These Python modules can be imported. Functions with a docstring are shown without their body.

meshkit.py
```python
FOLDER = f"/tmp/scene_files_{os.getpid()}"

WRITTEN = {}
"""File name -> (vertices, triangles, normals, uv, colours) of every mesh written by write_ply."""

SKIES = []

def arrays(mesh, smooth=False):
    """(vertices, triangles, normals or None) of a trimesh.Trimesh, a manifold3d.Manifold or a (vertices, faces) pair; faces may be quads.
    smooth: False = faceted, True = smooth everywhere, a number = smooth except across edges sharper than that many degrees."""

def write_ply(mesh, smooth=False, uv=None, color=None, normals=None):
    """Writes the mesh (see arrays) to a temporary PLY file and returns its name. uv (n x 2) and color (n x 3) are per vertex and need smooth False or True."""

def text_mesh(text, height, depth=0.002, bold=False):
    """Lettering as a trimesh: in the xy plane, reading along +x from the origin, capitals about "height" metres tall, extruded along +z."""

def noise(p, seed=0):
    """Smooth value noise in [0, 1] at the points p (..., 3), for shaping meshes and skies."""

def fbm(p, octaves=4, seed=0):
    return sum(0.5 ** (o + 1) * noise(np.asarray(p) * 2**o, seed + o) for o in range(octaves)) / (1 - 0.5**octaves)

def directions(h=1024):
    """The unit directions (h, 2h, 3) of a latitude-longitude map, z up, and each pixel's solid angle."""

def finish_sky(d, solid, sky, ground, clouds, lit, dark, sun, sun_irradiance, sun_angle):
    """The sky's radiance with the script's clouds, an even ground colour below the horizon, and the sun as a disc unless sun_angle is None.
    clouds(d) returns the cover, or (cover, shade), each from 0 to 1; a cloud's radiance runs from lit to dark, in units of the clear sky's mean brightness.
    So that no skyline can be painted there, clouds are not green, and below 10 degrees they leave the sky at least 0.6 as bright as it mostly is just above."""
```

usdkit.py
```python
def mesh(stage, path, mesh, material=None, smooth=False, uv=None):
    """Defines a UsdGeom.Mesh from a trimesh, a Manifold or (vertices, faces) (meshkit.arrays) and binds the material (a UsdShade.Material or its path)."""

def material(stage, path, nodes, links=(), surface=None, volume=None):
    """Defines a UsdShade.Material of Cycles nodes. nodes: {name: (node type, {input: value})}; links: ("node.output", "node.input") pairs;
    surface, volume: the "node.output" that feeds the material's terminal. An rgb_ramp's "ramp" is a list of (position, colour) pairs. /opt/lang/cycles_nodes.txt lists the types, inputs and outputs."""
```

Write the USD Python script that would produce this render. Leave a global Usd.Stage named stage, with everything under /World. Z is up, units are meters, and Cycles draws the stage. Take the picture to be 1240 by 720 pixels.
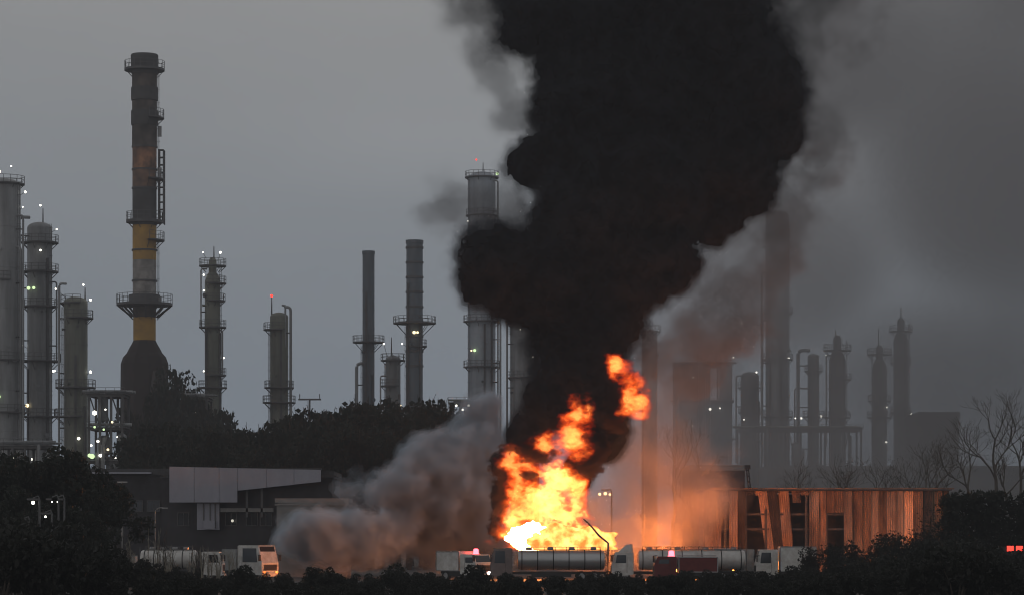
import math, random, re
import numpy as np, trimesh, manifold3d, usdkit, meshkit
from pxr import Usd, UsdGeom, UsdLux, UsdShade, Sdf, Gf

stage = Usd.Stage.CreateInMemory()
UsdGeom.SetStageUpAxis(stage, 'Z'); UsdGeom.SetStageMetersPerUnit(stage, 1.0)
UsdGeom.Xform.Define(stage, '/World'); UsdGeom.Scope.Define(stage, '/World/Looks')
R = random.Random(7); RN = np.random.default_rng(7)

# ------------------------------------------------------------------ camera
CAM_Z, HORIZON, WIDTH = 4.0, 655.0, 0.3527        # eye height, image row of the horizon, 2 tan(hfov / 2)
cam = UsdGeom.Camera.Define(stage, '/World/camera')
cam.AddTranslateOp().Set((0, 0, CAM_Z)); cam.AddRotateXOp().Set(90)
cam.CreateHorizontalApertureAttr(36.0); cam.CreateFocalLengthAttr(36.0 / WIDTH)
cam.CreateVerticalApertureOffsetAttr((HORIZON - 360) / 1240 * 36.0)
cam.CreateClippingRangeAttr((1.0, 20000.0))
cam.CreateExposureAttr(0.0)

# ------------------------------------------------------------------ sky and last light of the day
SUN_EL, SUN_AZ = math.radians(3.0), math.radians(-150)   # the sun is almost down, behind the camera to the left, behind cloud
sky = UsdLux.DomeLight.Define(stage, '/World/sky')
sky_mat = usdkit.material(stage, '/World/Looks/sky', {
    'tex': ('sky_texture', dict(sky_type='single_scattering', sun_disc=False, sun_elevation=SUN_EL, sun_rotation=SUN_AZ, altitude=50, air_density=1.0, aerosol_density=2.0, ozone_density=2.0)),
    'geo': ('texture_coordinate', {}),
    'map': ('mapping', dict(scale=(1.6, 1.6, 5.0))),
    'n': ('noise_texture', dict(scale=2.1, detail=5, roughness=0.5, distortion=0.3)),
    'r': ('rgb_ramp', dict(ramp=[(0.30, (0.91, 0.92, 0.93)), (0.55, (1.0, 1.0, 1.0)), (0.75, (1.10, 1.09, 1.08))])),
    'x': ('separate_xyz', {}), 'e': ('map_range', dict(range_type='smoothstep', from_min=0.0, from_max=0.22, to_min=0.0, to_max=1.0, clamp=True)),
    'c': ('mix', dict(mix_type='mix', color1=(2.20, 2.62, 3.16), color2=(2.98, 2.97, 3.0))),       # bluer in the clear strip low down, neutral under the cloud deck
    'k': ('mix', dict(mix_type='multiply', fac=1.0)),
    'm': ('mix', dict(mix_type='mix', fac=0.93)),
    'bg': ('background_shader', dict(strength=0.1))},
    [('geo.generated', 'map.vector'), ('map.vector', 'n.vector'), ('n.fac', 'r.fac'), ('geo.generated', 'x.vector'), ('x.z', 'e.value'), ('e.result', 'c.fac'), ('c.color', 'k.color1'), ('r.color', 'k.color2'),
     ('tex.color', 'm.color1'), ('k.color', 'm.color2'), ('m.color', 'bg.color')], surface='bg.background')
UsdShade.MaterialBindingAPI.Apply(sky.GetPrim()).Bind(sky_mat)
sky.GetPrim().SetCustomDataByKey('kind', 'structure')
sun = UsdLux.DistantLight.Define(stage, '/World/sun')
sun.CreateIntensityAttr(0.05); sun.CreateAngleAttr(20.0); sun.CreateNormalizeAttr(True); sun.CreateColorAttr((1.0, 0.93, 0.86))
sun.AddRotateZOp().Set(-math.degrees(SUN_AZ) + 180); sun.AddRotateXOp().Set(90 - math.degrees(SUN_EL))

# ------------------------------------------------------------------ helpers
def px(Y): return WIDTH * Y / 1240.0                                   # metres per photo pixel at distance Y
def X(u, Y): return (u - 620.0) * px(Y)
def Z(v, Y): return CAM_Z + (HORIZON - v) * px(Y)

used = {}
def numbered(parent, name):
    k = used.get((parent, name), 0); used[(parent, name)] = k + 1
    return f'{parent}/{name}' if k == 0 else f'{parent}/{name}_{k:03d}'

def tag(p, label=None, cat=None, group=None, kind=None):
    for k, v in (('label', label), ('category', cat), ('group', group), ('kind', kind)):
        if v: p.SetCustomDataByKey(k, v)
    return p

def thing(name, label, cat, loc=(0, 0, 0), rz=0.0, group=None, scale=None, kind=None):
    x = UsdGeom.Xform.Define(stage, numbered('/World', name))
    x.AddTranslateOp().Set(tuple(map(float, loc)))
    if rz: x.AddRotateZOp().Set(math.degrees(rz))
    if scale is not None: x.AddScaleOp().Set(tuple(map(float, scale)))
    return tag(x.GetPrim(), label, cat, group, kind)

def copy_of(src, name, label, loc, rz=0.0, scale=None, group=None):
    was = src.GetCustomData()
    t = thing(name, label, was['category'], loc, rz, group or was.get('group'), scale)
    t.GetReferences().AddInternalReference(src.GetPath()); t.SetInstanceable(True)
    return t

class MB:
    """Collects boxes, tubes and lathes into one mesh."""
    def __init__(self): self.v, self.f, self.n = [], [], 0
    def add(self, v, f):
        v, f = np.asarray(v, float), np.asarray(f, int)
        if f.shape[1] == 4: f = np.vstack([f[:, [0, 1, 2]], f[:, [0, 2, 3]]])
        self.v.append(v); self.f.append(f + self.n); self.n += len(v); return self
    def tm(self, m):
        if hasattr(m, 'to_mesh'): m = m.to_mesh(); return self.add(m.vert_properties[:, :3], m.tri_verts)
        return self.add(m.vertices, m.faces)
    def box(self, c, s, rz=0.0, rx=0.0, ry=0.0):
        h = np.array(s, float) / 2
        v = np.array([[sx, sy, sz] for sx in (-1, 1) for sy in (-1, 1) for sz in (-1, 1)]) * h
        for ang, (i, j) in ((rx, (1, 2)), (ry, (2, 0)), (rz, (0, 1))):
            if ang:
                ca, sa = math.cos(ang), math.sin(ang); a, b = v[:, i].copy(), v[:, j].copy()
                v[:, i], v[:, j] = a * ca - b * sa, a * sa + b * ca
        return self.add(v + np.array(c, float), [[0, 1, 3, 2], [4, 6, 7, 5], [0, 4, 5, 1], [2, 3, 7, 6], [0, 2, 6, 4], [1, 5, 7, 3]])
    def tube(self, pts, r, n=6, cap=True):
        p = np.asarray(pts, float); r = np.broadcast_to(np.asarray(r, float), (len(p),))
        t = np.gradient(p, axis=0); t /= np.linalg.norm(t, axis=1, keepdims=True) + 1e-9
        a = np.cross(t, np.where(np.abs(t[:, 2:]) < 0.9, [0, 0, 1.0], [1.0, 0, 0])); a /= np.linalg.norm(a, axis=1, keepdims=True) + 1e-9
        b = np.cross(t, a); ang = np.arange(n) * 2 * math.pi / n
        v = (p[:, None] + r[:, None, None] * (np.cos(ang)[None, :, None] * a[:, None] + np.sin(ang)[None, :, None] * b[:, None])).reshape(-1, 3)
        f = [[i * n + j, i * n + (j + 1) % n, (i + 1) * n + (j + 1) % n, (i + 1) * n + j] for i in range(len(p) - 1) for j in range(n)]
        self.add(v, f)
        if cap:
            for k, o in ((0, 1), (len(p) - 1, 0)):
                ring = [k * n + j for j in range(n)]
                c = np.vstack([v[ring], p[k]]); self.add(c, [[j, (j + 1) % n, n] if not o else [(j + 1) % n, j, n] for j in range(n)])
        return self
    def lathe(self, prof, c=(0, 0, 0), n=24, axis='z', cap=True):
        """prof: (radius, height) pairs, from one end to the other."""
        prof = np.asarray(prof, float); ang = np.arange(n) * 2 * math.pi / n
        v = np.stack([prof[:, None, 0] * np.cos(ang), prof[:, None, 0] * np.sin(ang), np.repeat(prof[:, 1:2], n, 1)], -1).reshape(-1, 3)
        f = [[i * n + j, i * n + (j + 1) % n, (i + 1) * n + (j + 1) % n, (i + 1) * n + j] for i in range(len(prof) - 1) for j in range(n)]
        if cap:
            m = len(v); v = np.vstack([v, [0, 0, prof[0, 1]], [0, 0, prof[-1, 1]]]); e = (len(prof) - 1) * n
            tri = [[(j + 1) % n, j, m] for j in range(n)] + [[e + j, e + (j + 1) % n, m + 1] for j in range(n)]
        if axis == 'x': v = v[:, [2, 0, 1]]
        if axis == 'y': v = v[:, [1, 2, 0]]
        v = v + np.array(c, float); k = self.n
        self.add(v, f)
        if cap: self.f.append(np.array(tri) + k)
        return self
    def quad(self, a, b, c, d): return self.add([a, b, c, d], [[0, 1, 2, 3]])
    def mesh(self): return np.vstack(self.v), np.vstack(self.f)
    def build(self, name, mat, parent=None, smooth=False, label=None, **k):
        path = numbered(str(parent.GetPath()) if parent is not None else '/World', name)
        p = usdkit.mesh(stage, path, self.mesh(), mat, smooth=smooth).GetPrim()
        return tag(p, label, **k) if (label or k) else p

def hull(pts): return manifold3d.Manifold.hull_points(np.asarray(pts, np.float64))

def mat(name, color, rough=0.6, metal=0.0, vary=0.25, scale=0.6, stretch=(1, 1, 1), spec=0.5, dirt=None, bump=0.0):
    c = np.array(color, float); d = np.array(dirt if dirt is not None else c * (1 - vary))
    nodes = {'g': ('texture_coordinate', {}), 'm': ('mapping', dict(scale=stretch)),
             'n': ('noise_texture', dict(scale=scale, detail=6, roughness=0.62)),
             'r': ('rgb_ramp', dict(ramp=[(0.32, d), (0.62, c), (0.8, np.minimum(c * (1 + vary * 0.5), 1))])),
             'p': ('principled_bsdf', dict(roughness=rough, metallic=metal, specular_ior_level=spec))}
    links = [('g.object', 'm.vector'), ('m.vector', 'n.vector'), ('n.fac', 'r.fac'), ('r.color', 'p.base_color')]
    if bump:
        nodes['b'] = ('bump', dict(strength=bump, distance=0.05)); links += [('n.fac', 'b.height'), ('b.normal', 'p.normal')]
    return usdkit.material(stage, f'/World/Looks/{name}', nodes, links, surface='p.BSDF')

def glow(name, color, strength):
    return usdkit.material(stage, f'/World/Looks/{name}', {'e': ('emission', dict(color=color, strength=strength))}, surface='e.emission')

M = {}
M['steel'] = mat('steel', (0.20, 0.21, 0.22), 0.55, 0.0, 0.6, 0.35, (1, 1, 0.12))
M['pale_steel'] = mat('pale_steel', (0.29, 0.30, 0.31), 0.5, 0.0, 0.6, 0.3, (1, 1, 0.1))
M['olive_steel'] = mat('olive_steel', (0.20, 0.21, 0.175), 0.6, 0.0, 0.6, 0.3, (1, 1, 0.1))
M['dark_steel'] = mat('dark_steel', (0.085, 0.085, 0.09), 0.6, 0.0, 0.4, 0.5)
M['blue_steel'] = mat('blue_steel', (0.10, 0.125, 0.15), 0.55, 0.0, 0.4, 0.4, (1, 1, 0.2))
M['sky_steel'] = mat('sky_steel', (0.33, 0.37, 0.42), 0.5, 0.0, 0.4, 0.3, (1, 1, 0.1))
M['soot'] = mat('soot', (0.12, 0.10, 0.088), 0.9, 0.0, 0.5, 0.25, dirt=(0.03, 0.028, 0.028))
M['rust_band'] = mat('rust_band', (0.40, 0.20, 0.11), 0.9, 0.0, 0.4, 0.3, dirt=(0.07, 0.05, 0.045))
M['brown_band'] = mat('brown_band', (0.25, 0.15, 0.10), 0.9, 0.0, 0.4, 0.3, dirt=(0.07, 0.05, 0.045))
M['scorched'] = mat('scorched', (0.07, 0.055, 0.05), 0.8, 0.0, 0.5, 0.4, dirt=(0.025, 0.022, 0.022))
M['ochre_band'] = mat('ochre_band', (0.46, 0.27, 0.06), 0.85, 0.0, 0.3, 0.3, dirt=(0.30, 0.18, 0.06))
M['grey_band'] = mat('grey_band', (0.34, 0.32, 0.305), 0.85, 0.0, 0.4, 0.3, dirt=(0.12, 0.115, 0.11))
M['charcoal_band'] = mat('charcoal_band', (0.08, 0.08, 0.082), 0.9, 0.0, 0.4, 0.3)
M['hood_brick'] = mat('hood_brick', (0.04, 0.03, 0.03), 0.95, 0.0, 0.5, 0.15)
M['rail'] = mat('rail', (0.10, 0.10, 0.105), 0.5, 0.0, 0.2, 1.0)
M['concrete'] = mat('concrete', (0.25, 0.245, 0.24), 0.9, 0.0, 0.3, 0.4)
M['white_panel'] = mat('white_panel', (0.32, 0.325, 0.38), 0.6, 0.0, 0.2, 0.25, (1, 1, 0.3))
M['dark_wall'] = mat('dark_wall', (0.05, 0.05, 0.058), 0.8, 0.0, 0.4, 0.4)
M['dark_roof'] = mat('dark_roof', (0.07, 0.07, 0.075), 0.8, 0.0, 0.3, 0.4)
M['window_glass'] = mat('window_glass', (0.02, 0.022, 0.025), 0.12, 0.0, 0.2, 1.0, spec=0.8)
M['truck_white'] = mat('truck_white', (0.62, 0.62, 0.60), 0.35, 0.0, 0.25, 1.2, dirt=(0.40, 0.38, 0.35))
M['truck_grey'] = mat('truck_grey', (0.36, 0.37, 0.36), 0.35, 0.0, 0.25, 1.2, dirt=(0.22, 0.21, 0.2))
M['truck_red'] = mat('truck_red', (0.13, 0.014, 0.012), 0.3, 0.0, 0.3, 1.2)
M['tank_metal'] = mat('tank_metal', (0.50, 0.50, 0.50), 0.38, 0.7, 0.25, 0.8, (0.2, 1, 1))
M['tank_white'] = mat('tank_white', (0.58, 0.58, 0.56), 0.35, 0.0, 0.3, 0.8, dirt=(0.38, 0.36, 0.34))
M['chassis'] = mat('chassis', (0.03, 0.03, 0.03), 0.7, 0.0, 0.3, 2.0)
M['tyre'] = mat('tyre', (0.022, 0.022, 0.022), 0.9, 0.0, 0.3, 3.0)
M['rim'] = mat('rim', (0.35, 0.35, 0.35), 0.4, 0.8, 0.3, 3.0)
M['bark'] = mat('bark', (0.06, 0.048, 0.038), 0.95, 0.0, 0.4, 2.0, bump=0.4)
M['pale_bark'] = mat('pale_bark', (0.11, 0.095, 0.08), 0.95, 0.0, 0.4, 2.0)
M['dry_stalk'] = mat('dry_stalk', (0.30, 0.27, 0.22), 0.9, 0.0, 0.4, 2.0)
M['asphalt'] = mat('asphalt', (0.05, 0.05, 0.05), 0.85, 0.0, 0.35, 0.15)
M['soil'] = mat('soil', (0.045, 0.042, 0.034), 0.95, 0.0, 0.5, 0.08, bump=0.3)
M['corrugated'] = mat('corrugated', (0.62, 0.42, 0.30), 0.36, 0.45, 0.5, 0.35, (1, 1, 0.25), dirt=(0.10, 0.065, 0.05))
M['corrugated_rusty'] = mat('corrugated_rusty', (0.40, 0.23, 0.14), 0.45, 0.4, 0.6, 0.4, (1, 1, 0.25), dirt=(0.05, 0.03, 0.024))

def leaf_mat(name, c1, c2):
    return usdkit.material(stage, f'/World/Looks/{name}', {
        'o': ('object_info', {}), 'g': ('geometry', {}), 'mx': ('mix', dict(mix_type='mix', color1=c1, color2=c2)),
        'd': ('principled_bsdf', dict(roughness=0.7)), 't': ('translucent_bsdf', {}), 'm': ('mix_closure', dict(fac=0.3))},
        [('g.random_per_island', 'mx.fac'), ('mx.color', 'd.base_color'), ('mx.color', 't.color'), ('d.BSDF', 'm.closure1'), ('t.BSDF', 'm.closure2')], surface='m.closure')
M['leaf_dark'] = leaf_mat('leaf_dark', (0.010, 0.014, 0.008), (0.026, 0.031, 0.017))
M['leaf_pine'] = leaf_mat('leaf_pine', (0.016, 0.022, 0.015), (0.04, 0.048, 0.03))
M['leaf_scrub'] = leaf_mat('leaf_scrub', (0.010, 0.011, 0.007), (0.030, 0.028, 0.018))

M['lamp_white'] = glow('lamp_white', (1.0, 0.96, 0.82), 3.2)
M['lamp_green'] = glow('lamp_green', (0.72, 1.0, 0.50), 1.3)
M['lamp_warm'] = glow('lamp_warm', (1.0, 0.80, 0.45), 2.2)
M['lamp_red'] = glow('lamp_red', (1.0, 0.045, 0.03), 2.6)
M['lamp_beacon'] = glow('lamp_beacon', (1.0, 0.06, 0.08), 10.0)
M['lamp_head'] = glow('lamp_head', (1.0, 0.86, 0.86), 40.0)
M['lamp_flood'] = glow('lamp_flood', (1.0, 0.55, 0.24), 6.0)
M['lamp_dim'] = glow('lamp_dim', (1.0, 0.95, 0.8), 0.6)
M['cab_dark'] = mat('cab_dark', (0.20, 0.15, 0.14), 0.4, 0.0, 0.3, 1.2)
#@@PART2
# ------------------------------------------------------------------ smoke and fire
# Each cloud is a union of billows eaten by turbulence, sampled on a grid; nested closed surfaces of that field, each an even gas, add up to a density (or glow) that rises inwards.
YF = 306.0
def billows(rows, Y=YF):
    """rows of (u, v, ru, rv[, dy, rdepth]) in photo pixels at distance Y -> [(centre, radii)] in metres."""
    s, out = px(Y), []
    for r in rows:
        u, v, ru, rv = r[:4]; dy = r[4] if len(r) > 4 else 0.0; rd = r[5] if len(r) > 5 else min(ru, rv) * s
        out.append((np.array([X(u, Y), Y + dy, Z(v, Y)]), np.array([ru * s, rd, rv * s])))
    return out

def turbulence(shape, h, size, power, rng, stretch=(1, 1, 1)):
    """Gaussian noise of unit variance whose largest features are about size metres; power: how fast finer ones fade."""
    k = [np.fft.fftfreq(n, h) * s for n, s in zip(shape[:2], stretch[:2])] + [np.fft.rfftfreq(shape[2], h) * stretch[2]]
    kk = np.sqrt(k[0][:, None, None] ** 2 + k[1][None, :, None] ** 2 + k[2][None, None, :] ** 2)
    w = np.fft.rfftn(rng.standard_normal(shape).astype(np.float32)) * (kk ** 2 + (1 / size) ** 2) ** (-power / 2)
    f = np.fft.irfftn(w, shape, axes=(0, 1, 2)).astype(np.float32); f -= f.mean()
    return f / f.std()

def cloud_field(blobs, h, grow, k, rng, noises, floor=0.12):
    """Signed depth (1 at a billow's centre, 0 at its rim) on a grid; noises: (size, power, amount, billowy, stretch) each."""
    lo = np.min([c - r * grow for c, r in blobs], 0) - h; hi = np.max([c + r * grow for c, r in blobs], 0) + h; lo[2] = max(lo[2], floor - 3 * h)
    n = np.ceil((hi - lo) / h).astype(int) + 1
    n = np.array([next(m for m in range(x, x + 40) if all(p <= 5 for p in _primes(m))) for x in n])
    ax = [lo[i] + h * np.arange(n[i], dtype=np.float32) for i in range(3)]
    acc = np.zeros(n, np.float32)
    for c, r in blobs:                                            # a soft minimum over the billows' normalised distances
        sl, ds = [], []
        for i in range(3):
            a, b = np.searchsorted(ax[i], [c[i] - 2.3 * r[i], c[i] + 2.3 * r[i]]); sl.append(slice(a, b)); ds.append(((ax[i][a:b] - c[i]) / r[i]) ** 2)
        l = np.sqrt(ds[0][:, None, None] + ds[1][None, :, None] + ds[2][None, None, :])
        acc[tuple(sl)] += np.exp(-l / k)
    d = 1 + k * np.log(acc + 1e-9)
    for size, power, amount, billowy, stretch in noises:
        f = turbulence(tuple(n), h, size, power, rng, stretch)
        d += amount * ((0.8 - np.abs(f) * 1.0) if billowy else f)
    d[:, :, ax[2] < floor] = -1
    for i in range(3):
        s = [slice(None)] * 3
        for e in (0, -1): s[i] = e; d[tuple(s)] = -1
    return d, lo, h

def _primes(m):
    out, p = [], 2
    while m > 1:
        while m % p == 0: out.append(p); m //= p
        p += 1
    return out

def level_surface(field, iso):
    """Naive surface nets: the closed surface where the field passes iso."""
    d, lo, h = field; s = d > iso; g = d - iso; n = np.array(d.shape)
    inside = sum(s[a:n[0] - 1 + a, b:n[1] - 1 + b, c:n[2] - 1 + c].astype(np.int8) for a in (0, 1) for b in (0, 1) for c in (0, 1))
    cells = np.argwhere((inside > 0) & (inside < 8)); index = np.full(n - 1, -1, np.int32); index[tuple(cells.T)] = np.arange(len(cells))
    total, count = np.zeros((len(cells), 3)), np.zeros(len(cells)); corners = np.array([[a, b, c] for a in (0, 1) for b in (0, 1) for c in (0, 1)])
    for i in range(8):
        for j in range(i + 1, 8):
            e = corners[j] - corners[i]
            if np.abs(e).sum() != 1: continue
            ga, gb = g[tuple((cells + corners[i]).T)], g[tuple((cells + corners[j]).T)]
            x = (ga > 0) != (gb > 0); t = np.where(x, ga / np.where(x, ga - gb, 1), 0)
            total[x] += (corners[i] + t[:, None] * e)[x]; count += x
    v = lo + h * (cells + total / np.maximum(count, 1)[:, None]); faces = []
    for ax in range(3):
        b, c = (ax + 1) % 3, (ax + 2) % 3; p = np.moveaxis(s, ax, 0); x = np.moveaxis(p[:-1] != p[1:], 0, ax)
        at = np.argwhere(x); at = at[(at[:, b] > 0) & (at[:, c] > 0) & (at[:, b] < n[b] - 1) & (at[:, c] < n[c] - 1)]
        o = np.zeros((4, 3), int); o[1, b] = o[2, b] = o[2, c] = o[3, c] = -1
        q = np.stack([index[tuple((at + k).T)] for k in o], 1); flip = ~s[tuple(at.T)]
        q[flip] = q[flip][:, ::-1]; faces.append(q)
    return v, np.vstack(faces)

def keep_big(v, q, least):
    """Drops crumbs of fewer than least faces."""
    import scipy.sparse as sp
    e = np.vstack([q[:, [0, 1]], q[:, [1, 2]], q[:, [2, 3]]]); k, lab = sp.csgraph.connected_components(sp.coo_matrix((np.ones(len(e)), (e[:, 0], e[:, 1])), (len(v), len(v))), False)
    ok = np.bincount(lab[q[:, 0]], minlength=k)[lab[q[:, 0]]] >= least
    q = q[ok]; u, inv = np.unique(q, return_inverse=True)
    return v[u], inv.reshape(-1, 4)

def gas(name, density, color=(0.5, 0.5, 0.5), emit=None, strength=0.0, aniso=0.0):
    d = dict(color=color, density=density, anisotropy=aniso)
    if emit: d.update(emission_color=emit, emission_strength=strength)
    return usdkit.material(stage, f'/World/Looks/{name}', {'v': ('principled_volume', d)}, volume='v.volume')

TRI = 0
def cloud(name, label, part, field, levels, cat='smoke', least=60):
    """levels: (iso, material) from the rim inwards."""
    global TRI
    t = thing(name, label, cat, kind='stuff')
    for iso, m in levels:
        v, q = keep_big(*level_surface(field, iso), least); TRI += 2 * len(q)
        usdkit.mesh(stage, numbered(str(t.GetPath()), part), (v, q), m)
    return t

plume_blobs = billows([
    (800, -235, 230, 80), (790, -140, 215, 90), (770, -50, 185, 95), (815, 30, 95, 70, 0), (690, 30, 92, 75, -1), (880, 40, 82, 85, 2), (925, 105, 56, 60, 1), (935, 160, 46, 50, 2),
    (715, 120, 78, 80, -1), (800, 110, 80, 90, 0), (880, 180, 56, 70, 1), (770, 215, 82, 90, -1), (720, 255, 82, 80, -2), (650, 203, 44, 30, -1), (680, 200, 60, 50, -1), (845, 215, 60, 75, 2.5), (905, 222, 44, 46, 2), (868, 268, 42, 38, 2),
    (606, 328, 56, 56, -3), (650, 345, 66, 54, -2), (590, 345, 36, 40, -3.5), (690, 310, 70, 60, -1), (740, 330, 82, 66, 0), (800, 316, 50, 48, 1), (712, 395, 78, 60), (700, 450, 60, 52), (735, 482, 46, 44, -1), (668, 485, 46, 42, 0.5),
    (640, 528, 38, 40, 1.5), (722, 528, 40, 34, 0.5), (632, 575, 24, 30, 2.5), (700, 572, 20, 30, 2.5)])
RS = lambda s: np.random.default_rng(s)
fld = cloud_field(plume_blobs, 0.32, 1.3, 0.13, RS(3), [(9.0, 3.0, 0.07, False, (1, 1, 0.8)), (5.0, 2.75, 0.13, True, (1, 1, 1)), (1.9, 2.7, 0.08, True, (1, 1, 1))], 3.0)
SM = (0.05, 0.058, 0.072)
plume = cloud('smoke_plume', 'towering black oil smoke plume billowing up out of the fire', 'smoke_layer', fld,
    [(-0.09, gas('black_smoke_fringe', 0.05, (0.10, 0.11, 0.125))), (0.02, gas('black_smoke_rim', 0.16, SM)), (0.13, gas('black_smoke_outer', 0.5, SM))], least=300)
v, q = keep_big(*level_surface(fld, 0.27), 300); TRI += 2 * len(q)
usdkit.mesh(stage, numbered(str(plume.GetPath()), 'smoke_core'), (v, q), mat('black_smoke_core', (0.006, 0.0058, 0.006), 1.0, vary=0.15, scale=0.15, spec=0.0))

curl_blobs = billows([(604, 604, 11, 34, 0.4, 1.8), (598, 640, 8, 18, 1.5, 1.6), (650, 553, 25, 10, -3.4, 1.0), (712, 568, 16, 12, -2.4, 1.2), (606, 565, 13, 20, -1.6, 1.4), (632, 540, 22, 13, -3.2, 1.2), (718, 540, 18, 22, -2.8, 1.3), (676, 515, 12, 12, -3.6, 1.0), (742, 500, 14, 26, -4.2, 1.0), (640, 575, 13, 6, -3.0, .8)])
fld = cloud_field(curl_blobs, 0.15, 1.5, 0.16, RS(21), [(2.4, 2.7, 0.20, False, (1, 1, 0.7)), (1.2, 2.6, 0.24, True, (1, 1, 0.8))])
for iso, m in ((0.0, gas('curl_rim', 0.5, (0.06, 0.045, 0.04))), (0.2, gas('curl_core', 1.8, (0.06, 0.045, 0.04)))):
    v, q = keep_big(*level_surface(fld, iso), 60); TRI += 2 * len(q)
    usdkit.mesh(stage, numbered(str(plume.GetPath()), 'smoke_curl'), (v, q), m)

veil_blobs = billows([(600, 20, 50, 62), (596, 85, 34, 40), (622, 135, 36, 44), (580, -70, 85, 75), (548, 238, 46, 40, 8), (600, 240, 45, 38, 8), (625, 262, 34, 30, 2), (955, 250, 42, 60, 4), (890, 345, 66, 55, 4), (845, 405, 56, 46, 4), (800, 430, 36, 40, 4), (965, 110, 50, 80, 4), (990, 0, 90, 80, 4), (870, 210, 60, 60, 6), (940, 300, 46, 50, 4), (905, 390, 52, 50, 6), (850, 455, 50, 42, 6), (1000, 190, 50, 60, 6)], YF + 2)
fld = cloud_field(veil_blobs, 0.45, 1.35, 0.22, RS(4), [(8.0, 2.7, 0.20, False, (1, 1, 0.8)), (3.5, 2.7, 0.22, True, (1, 1, 1))])
VM = (0.25, 0.25, 0.255)
veil = cloud('smoke_wisps', 'thin grey wisps curling off both flanks of the black smoke plume', 'smoke_layer', fld,
    [(0.0, gas('wisp_rim', 0.02, VM)), (0.2, gas('wisp_outer', 0.05, VM)), (0.4, gas('wisp_core', 0.10, VM))], least=400)

steam_blobs = billows([(560, 640, 56, 50, 20, 6), (500, 640, 76, 46, 14, 6), (430, 645, 70, 38, 5, 6), (375, 635, 42, 26, 0, 4), (470, 595, 52, 40, 10, 6), (540, 570, 60, 56, 19, 7), (578, 515, 38, 48, 24, 6), (592, 478, 26, 30, 26, 5), (520, 590, 60, 50, 14, 6), (400, 660, 70, 26, 2, 5), (505, 548, 36, 28, 15, 5), (592, 590, 32, 66, 26, 6)], YF + 8)
fld = cloud_field(steam_blobs, 0.3, 1.3, 0.2, RS(5), [(7.0, 3.0, 0.16, False, (1, 1, 1)), (3.5, 3.0, 0.16, True, (1, 1, 1))])
PM = (0.70, 0.83, 0.97)
steam = cloud('pale_smoke', 'pale grey smoke rolling low along the ground to the left of the fire', 'smoke_layer', fld,
    [(0.0, gas('pale_smoke_rim', 0.07, PM)), (0.14, gas('pale_smoke_outer', 0.22, PM)), (0.32, gas('pale_smoke_core', 0.7, PM))], least=800)

lit_blobs = billows([(735, 630, 56, 44, 4, 6), (780, 610, 56, 56, 6, 7), (730, 662, 76, 28, 3, 5), (820, 635, 46, 46, 6, 6), (770, 550, 46, 48, 8, 7), (815, 570, 50, 52, 10, 7), (860, 590, 40, 44, 10, 6), (800, 500, 40, 46, 11, 6)], YF + 4)
fld = cloud_field(lit_blobs, 0.35, 1.4, 0.25, RS(6), [(6.0, 2.9, 0.25, False, (1, 1, 1)), (2.6, 2.8, 0.12, True, (1, 1, 1))])
LM = (0.8, 0.76, 0.73)
lit = cloud('drifting_smoke', 'thin smoke lit orange to the right of the flames', 'smoke_layer', fld,
    [(-0.22, gas('drift_fringe', 0.012, LM)), (0.0, gas('drift_rim', 0.022, LM)), (0.22, gas('drift_outer', 0.035, LM)), (0.45, gas('drift_inner', 0.06, LM))], least=1500)

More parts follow.
